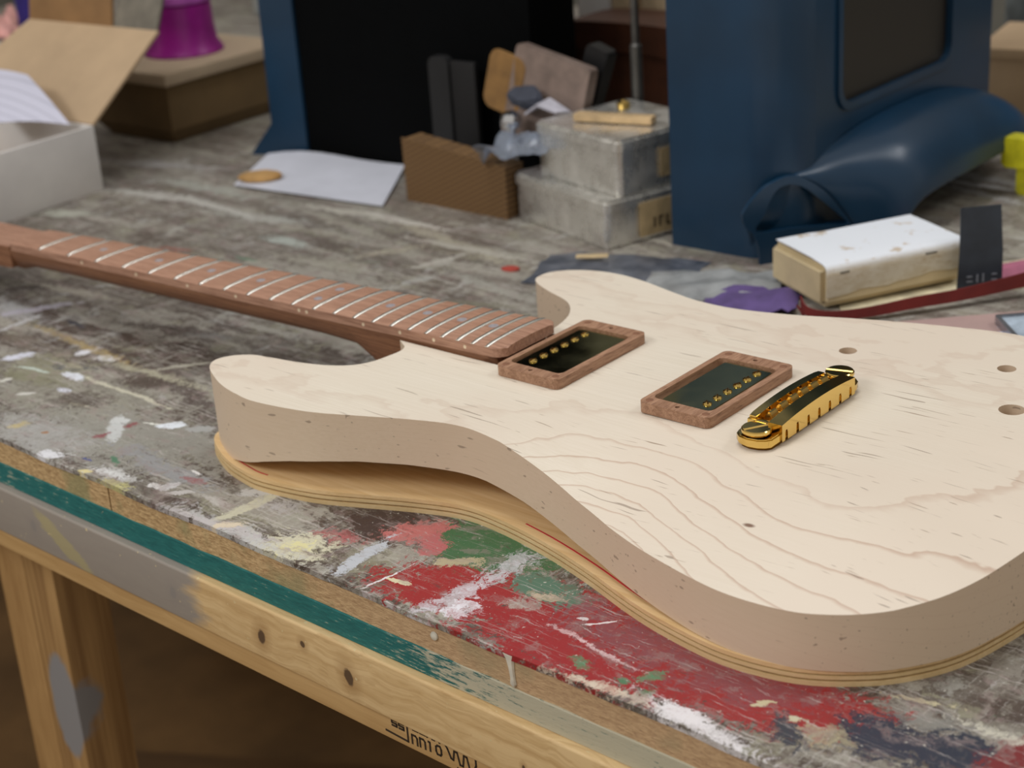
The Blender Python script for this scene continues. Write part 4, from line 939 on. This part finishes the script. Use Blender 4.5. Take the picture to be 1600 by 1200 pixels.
# dark blue housing with a window and a fender-like foot
hb = thing('blue_housing', 'tall dark blue lacquered housing with a dark window and a wheel-arch foot', 'housing', (344, 329, BT))
XW = 101; YE = 324; HT = 700; R_ = 40
sw = obj('front_shell', loft([[(0, 0, z), (XW-R_, 0, z)]+[(XW-R_+R_*math.sin(a*math.pi/16), R_-R_*math.cos(a*math.pi/16), z) for a in range(1, 9)]+[(XW-R_+(R_-4)*math.sin(a*math.pi/16), R_-(R_-4)*math.cos(a*math.pi/16), z) for a in range(8, -1, -1)]+[(0, 4, z)] for z in (0, HT)]), bluep, hb, smooth=50)
win = rrect(74, 249, 101, 560, 14, 6)
obj('side_wall', plate([(R_, 0), (YE, 0), (YE, HT), (R_, HT)], [win], XW, XW-4, ax='x'), bluep, hb, smooth=30)
obj('window_trim', plate(rrect(69, 254, 96, 565, 18, 6), [rrect(75, 248, 102, 559, 13, 6)], XW+2.2, XW-1, ax='x'), bluep, hb, smooth=30)
gl = Mat('smoked_glass', .45); gl.col((38, 34, 28)); obj('window_pane', plate(rrect(70, 253, 97, 564, 14, 6), [], XW-4.1, XW-7, ax='x'), gl.m, hb)
obj('left_wall', box(0, 5, 5, YE, 0, HT), bluep, hb); obj('rear_wall', box(0, XW-4, YE-5, YE, 0, HT), bluep, hb)
obj('roof', box(0, XW, 0, YE, HT, HT+4, 1), bluep, hb)
def bez(P, n=20):
    Q = spline(P, 8); L_ = [0]
    for a, b in zip(Q, Q[1:]): L_.append(L_[-1]+math.dist(a, b))
    o = []; j = 0
    for i in range(n+1):
        t = L_[-1]*i/n
        while j < len(L_)-2 and L_[j+1] < t: j += 1
        f = (t-L_[j])/max(1e-6, L_[j+1]-L_[j]); o.append(tuple(a+(b-a)*f for a, b in zip(Q[j], Q[j+1])))
    return o
# fender: an arched mouth on a slanted plane, then sections sweeping back along the side wall
RIM = [(410, 331, -53), (411, 329, -40), (413, 324, -30), (416, 314, -22), (420, 309, -12), (426.5, 320, 2), (432, 329, 7.6), (438.5, 340, 10.6), (445, 351, 7.5), (454.7, 366.7, -6.4), (463, 380, -26), (468.6, 389.6, -45), (470, 392, -53)]
HOLE = [(425, 318, -27), (428.6, 324, -15.5), (432, 329.6, -2), (436.4, 336.7, 4), (444, 349, 1.7), (452, 362, -10.4), (460, 376, -25), (463.5, 382, -33), (454.7, 366.8, -31), (440, 343, -29)]
def resample(P, n):
    Q = spline(P, 8); L_ = [0]
    for a, b in zip(Q, Q[1:]): L_.append(L_[-1]+math.dist(a, b))
    o = []; j = 0
    for i in range(n+1):
        t = L_[-1]*i/n
        while j < len(L_)-2 and L_[j+1] < t: j += 1
        f = (t-L_[j])/max(1e-6, L_[j+1]-L_[j]); o.append(tuple(a+(b-a)*f for a, b in zip(Q[j], Q[j+1])))
    return o
secs = [resample(RIM[:8], 9)+resample(RIM[7:], 16)[1:]]
for J, O in (((440, 356, 11), (479, 401, -53)), ((441, 374, 18), (486, 404, -50)), ((443, 402, 25), (494, 412, -42)), ((444, 420, 28), (498, 420, -30)), ((445, 445, 31), (501, 432, -20)), ((446, 520, 33), (503, 505, -19)), ((447, 580, 27), (503, 560, -19)), ((449, 625, 14), (503, 600, -20)), ((449, 652, 2), (499, 630, -22)), ((447, 664, -14), (478, 655, -24))):
    s_ = [(min(J[0], 438), J[1], -50+(J[2]+49)*i/9) for i in range(9)]
    for i in range(17):
        th = math.pi/2*i/16; h_ = math.sin(th)**.92; v_ = 1-math.cos(th)**.92
        s_.append((J[0]+(O[0]-J[0])*h_, J[1]+(O[1]-J[1])*h_, J[2]+(O[2]-J[2])*v_))
    secs.append(s_)
secs = [[(x-344, y-329, z+53) for x, y, z in s_] for s_ in secs]
bm = bm_new()
R = [[bm.verts.new(p) for p in s_] for s_ in secs]
fs = [bm.faces.new((R[i][j], R[i][j+1], R[i+1][j+1], R[i+1][j])) for i in range(len(R)-1) for j in range(len(secs[0])-1)]
bmesh.ops.recalc_face_normals(bm, faces=fs); bmesh.ops.solidify(bm, geom=fs, thickness=2.5)
fo = obj('fender', bm, bluep, hb, smooth=70)
mdf = fo.modifiers.new('smooth', 'SUBSURF'); mdf.levels = 1; mdf.render_levels = 2
# the mouth: coordinates along the slanted plane and up
dx_, dy_ = 53/101.87, 87/101.87
def along(x, y): return (x-425)*dx_+(y-318)*dy_
oo = [(along(p[0], p[1]), p[2]+53) for p in resample(RIM, 30)]
hole = [(along(x, y), z+53) for x, y, z in HOLE]
mouth = obj('arch_face', plate(oo, [spline(hole, 3, True)], -1.5, 1.5, ax='y'), bluep, hb, loc=(425-344, 318-329, 0), rotz=math.atan2(87, 53), smooth=30)
obj('arch_floor', prism([(85, 5), (128, 62), (120, 74), (60, 20)], 14, 18), bluep, hb)

# soft-looking cream block box with a white top, right
sb = thing('cream_box', 'worn cream box with a torn white paper cover, between guitar body and blue housing', 'box', (518, 255, BT+3), .0)
A = Vector((0, 0)); Bv = Vector((452-518, 262-255)); Cv = Vector((572-518, 355-255))
def quad(k): return [(A*1)[:], (Cv*1)[:], (Cv+Bv)[:], (Bv*1)[:]]
Bv = Vector((-60, 32)).normalized()*70
foot = [tuple(A), tuple(Cv), tuple(Cv+Bv), tuple(Bv)]
crm = plain('cream_card', (204, 186, 148), .8, vs=.03, var=.05)
bm = prism(foot, 0, 29); bmesh.ops.bevel(bm, geom=[e for e in bm.edges], offset=4.0, segments=4, affect='EDGES')
obj('box_body', bm, crm, sb, smooth=50)
cvm = Mat('torn_white_cover', .75)
zz = cvm.sep(cvm.co)[2]; t_ = cvm.noise(cvm.mp(cvm.co, sc=(.1, .1, .25)), 1, 4, .7)
c = cvm.mix(cvm.rng(t_, .40, .6), (216, 208, 188), (204, 192, 166)); c = cvm.mix(cvm.rng(zz, 24, 29.5), c, (226, 230, 236))
c = cvm.mix(cvm.ma('MULTIPLY', cvm.rng(cvm.noise(cvm.mp(cvm.co, sc=(.06, .06, .4)), 1, 4, .7), .60, .66), .7), c, (180, 152, 108))
cvm.col(c)
# cover: a folded sheet over the top and down the long side
n1 = Vector((Cv.y, -Cv.x)).normalized(); rows = []
for i in range(13):
    s_ = .02+.965*i/12; p0 = Cv*s_; tear = 7.5+3.0*mnoise.noise(Vector((i*.5, 2, 0)))+(4*s_)
    col_ = []
    for j, (inn_, z) in enumerate(((-.7, tear), (-.9, 14), (-.9, 22), (-.6, 26.5), (1.2, 29.3), (4.5, 30.3), (20, 30.4), (45, 30.5), (66, 30.2))):
        q = p0-n1*inn_; col_.append((q.x, q.y, z+(1.0*(1-s_) if inn_ > 5 and i < 4 else 0)))
    rows.append(col_)
obj('torn_cover', sheet(rows, .7), cvm.m, sb, smooth=60, label='white paper cover torn along its lower edge')
for s_, z, l_ in ((.11, 24.0, 7), (.70, 25.2, 9)):
    p0 = Cv*s_+n1*1.3; obj('staple', box(0, l_, -.25, .25, -.4, .4), plain('dark_staple', (96, 92, 84), .5, .5, bump=0), sb, loc=(p0.x, p0.y, z), rotz=math.atan2(Cv.y, Cv.x))

# abrasive sheet, papers, purple cloth
redm = plain('dark_red_abrasive', (112, 34, 30), .8, vs=.03, var=.1)
crv = [(505, 246, 6), (514, 240.5, 2.2), (530, 243, 1.6), (550, 259, 3), (570, 284, 5.2), (590, 310, 6.2), (612, 341, 9), (625, 356, 12)]
crv = spline(crv, 4)
rows = [[(x-560-a*.84, y-300+a*.5, max(.6, z*(1-a/46)**2+.6)+h) for (x, y, z) in crv] for a, h in ((0, 0), (5, 0), (14, 0), (30, 0), (60, 0))]
lip = [(x-560+1.2, y-300-.8, z+6.5+z*.2) for (x, y, z) in crv]
bm = sheet([lip, [(x-560+1.6, y-300-1.0, .8+z*.75) for (x, y, z) in crv]]+[rows[0]]+rows[1:2], .8)
rs = obj('abrasive_sheet', bm, redm, loc=(560, 300, BT)); tag(rs, 'dark red abrasive sheet with a curled-up front edge under the cream box', 'sandpaper')
pk2 = plain('dusty_pink_paper', (176, 148, 142), .8, vs=.02, var=.04)
ps = obj('pink_sheet', sheet([[(520+i*20+j*4, 236+i*19-j*12+0, .4+.3*j) for j in range(4)] for i in range(9)], .4), pk2, loc=(16, -2, BT)); tag(ps, 'dusty pink sheet of paper in front of the dark red abrasive sheet', 'paper')
sh2 = obj('lilac_sheet', sheet([[(610+i*18+j*2, 268+i*17-j*10, .9+.2*i) for j in range(4)] for i in range(7)], .4), lilac, loc=(0, 0, BT)); tag(sh2, 'pale lilac sheet of paper at the right edge, under the small framed glass', 'paper')
cm = obj('cream_sheet', prism([(528, 262), (588, 340), (640, 400), (600, 440), (500, 300)], 0, .9), plain('cream_sheet_paper', (214, 204, 172), .8), loc=(0, 0, BT)); tag(cm, 'cream sheet of paper beneath the cream box and the black card', 'paper')
mg = obj('magenta_sheet', prism([(560, 372), (640, 372), (668, 400), (590, 420)], 0, .8), plain('magenta_paper', (176, 104, 128), .8), loc=(0, 0, BT+1)); tag(mg, 'magenta paper sheet peeking out behind the black card', 'paper')
pg = plain('metal_frame', (150, 152, 158), .3, .8, bump=0)
ph = thing('framed_glass', 'small metal-framed glass pane at the right edge of the bench', 'glass', (668, 296, BT+2), .75)
obj('frame', plate(rrect(-36, 36, -28, 28, 3), [rrect(-33, 33, -25, 25, 2)], 5, 0), pg, ph); obj('pane', box(-33, 33, -25, 25, 1, 3.6), plain('pale_blue_glass', (176, 190, 204), .15, bump=0), ph)
cd = thing('black_card', 'black printed card standing upright at the right of the cream box', 'card', (588, 346, BT+2), .72)
obj('card_sheet', loft([[(-17, -.5, 0), (14, -.5, 0), (14, .5, 0), (-17, .5, 0)], [(-15, 2.5, 26), (14.5, 2.5, 26), (14.5, 3.5, 26), (-15, 3.5, 26)], [(-13.5, 9, 55), (14, 9, 56), (14, 10, 56), (-13.5, 10, 55)]]), plain('black_card', (44, 50, 58), .35, bump=0), cd, smooth=60)
ltr = plain('faint_grey_print', (124, 128, 138), .6, bump=0)
obj('card_print', strokes([[(-10, 9), (-7, 9)], [(-10, 5.5), (-6.5, 5.5)], [(-3, 10), (-3, 5)], [(1, 10.5), (1, 5)], [(7, 10), (10, 10)], [(7, 6), (10, 6)]], .55, .0), ltr, cd, loc=(0, 0, 0), smooth=0, rot=(-.0, 0, 0))
pc = obj('purple_cloth', crumple(12, 12, 66, 48, 9, 5.5, 1.0), plain('purple_felt', (92, 74, 124), .9), loc=(466, 246, BT+1), rotz=.4, smooth=60); tag(pc, 'crumpled purple cloth between the guitar horn and the cream box', 'cloth')

# antistatic bags behind the horn
foil = Mat('antistatic_foil', .28, .3); g = foil.noise(foil.co, .05, 3, .6); foil.col(foil.mix(foil.rng(g, .35, .65), (78, 84, 96), (120, 124, 134))); foil = foil.m
ab = thing('antistatic_bag', 'flat grey antistatic bag with a white label, lying behind the far horn', 'bag', (345, 255, BT), .35)
obj('bag_sheet', crumple(12, 9, 122, 70, 5, 7.1, 1.2), foil, ab, smooth=60)
obj('white_label', box(-44, -22, -32, -14, 2.6, 3.1), plain('bag_label', (206, 208, 222), .6, bump=0), ab)
cb2 = obj('clear_bag', crumple(12, 9, 96, 60, 7, 11.3, .8), plain('grey_clear_film', (150, 152, 152), .3, bump=0), loc=(424, 262, BT+.5), rotz=.5, smooth=60); tag(cb2, 'greyish clear plastic bag between the antistatic bag and purple cloth', 'bag')
ts = obj('label_strip', box(-12, 12, -4, 4, 0, .8), plain('tan_tape', (206, 182, 140), .7, bump=0), loc=(318, 262, BT+6), rotz=.6); tag(ts, 'small tan strip of tape lying on the antistatic bag', 'tape')
rd = obj('red_scrap', prism(spline([(-7, -3), (0, -5), (7, -1), (5, 4), (-3, 5)], 4, True), 0, 1.6, .4), plain('red_scrap', (176, 70, 58), .6), loc=(272, 222, BT)); tag(rd, 'small red scrap on the bench left of the antistatic bag', 'scrap')

# things at the far right
yl = thing('yellow_clamp', 'bright yellow plastic clamp at the right edge of the picture', 'clamp', (506, 562, BT))
ym = plain('yellow_plastic', (214, 208, 40), .4, bump=0)
obj('clamp_body', prism(rrect(-6, 36, 22, 46, 3), 0, 18, 2, 'y'), ym, yl); obj('clamp_handle', prism(rrect(6, 30, 0, 24, 2), 3, 15, 2, 'y'), ym, yl)
bb = thing('tan_carton', 'tan carton on the bench behind the blue fender', 'box', (388, 775, BT), .2)
obj('carton_body', box(-10, 150, 0, 120, 0, 62, 2), kraft, bb); obj('lid', box(-12, 152, -2, 122, 56, 66, 1), kraft, bb)
rk = thing('grey_rack', 'grey metal rack with a bright blue bin, far right background', 'rack', (230, 1150, -Z0+353), .2)
gr_ = plain('grey_rack_metal', (112, 118, 118), .5, bump=0); drk = plain('dark_rack_interior', (44, 34, 26), .8, bump=0)
obj('rack_shelf', box(0, 700, 0, 300, 548, 592, 2), gr_, rk); obj('rack_shelf', box(0, 700, 0, 300, 300, 330, 2), gr_, rk)
obj('rack_back', box(0, 700, 290, 300, -353, 548), drk, rk)
for x_ in (0, 670): obj('rack_post', box(x_, x_+30, 0, 30, -353, 1100, 1), gr_, rk)
bb2 = thing('blue_bin', 'bright blue plastic bin on the grey rack', 'bin', (300, 1186, -Z0+353+592.5), .2)
obj('bin_body', loft([[(6, 6, 0), (394, 6, 0), (394, 180, 0), (6, 180, 0)], [(0, 0, 150), (400, 0, 150), (400, 190, 150), (0, 190, 150)]]), plain('blue_bin_plastic', (20, 96, 150), .4, bump=0), bb2); obj('bin_rim', plate([(-5, -5), (405, -5), (405, 195), (-5, 195)], [[(4, 4), (396, 4), (396, 186), (4, 186)]], 156, 148), plain('blue_rim', (24, 100, 156), .4, bump=0), bb2)
# left background: white tub, blue-violet box, pink cloth
vb = obj('violet_box', box(-22, 26, 0, 40, 0, 96, 2), plain('violet_card', (50, 36, 120), .6, bump=0), loc=(-736, 520, BT)); tag(vb, 'violet box behind the open carton at the far left', 'box')
wt = thing('white_tub', 'low white box at the left edge behind the open carton', 'box', (-800, 505, BT)); wm = plain('white_tub_plastic', (222, 226, 224), .5, bump=0)
obj('tub_body', prism(rrect(-60, 36, -10, 60, 8), 0, 28, 2), wm, wt); obj('tub_lid', prism(rrect(-62, 38, -12, 62, 9), 28, 33, 1.5), wm, wt)
pkc = obj('pink_cloth', crumple(12, 12, 84, 60, 40, 3.3, 1.5), plain('pink_towel', (222, 166, 158), .9), loc=(-806, 530, BT+33.5), smooth=60); tag(pkc, 'folded pink cloth lying on the low white box at the left edge', 'cloth')
gc = thing('grey_crate', 'grey crate far behind between the purple tub and the black cabinet', 'crate', (-560, 900, BT), .1); gcm = plain('grey_crate_plastic', (150, 152, 148), .6, bump=0)
obj('crate_body', box(-180, 60, 0, 160, 0, 70, 3), gcm, gc); obj('crate_rim', plate(rrect(-186, 66, -6, 166, 8), [rrect(-176, 56, 4, 156, 6)], 84, 70), gcm, gc)
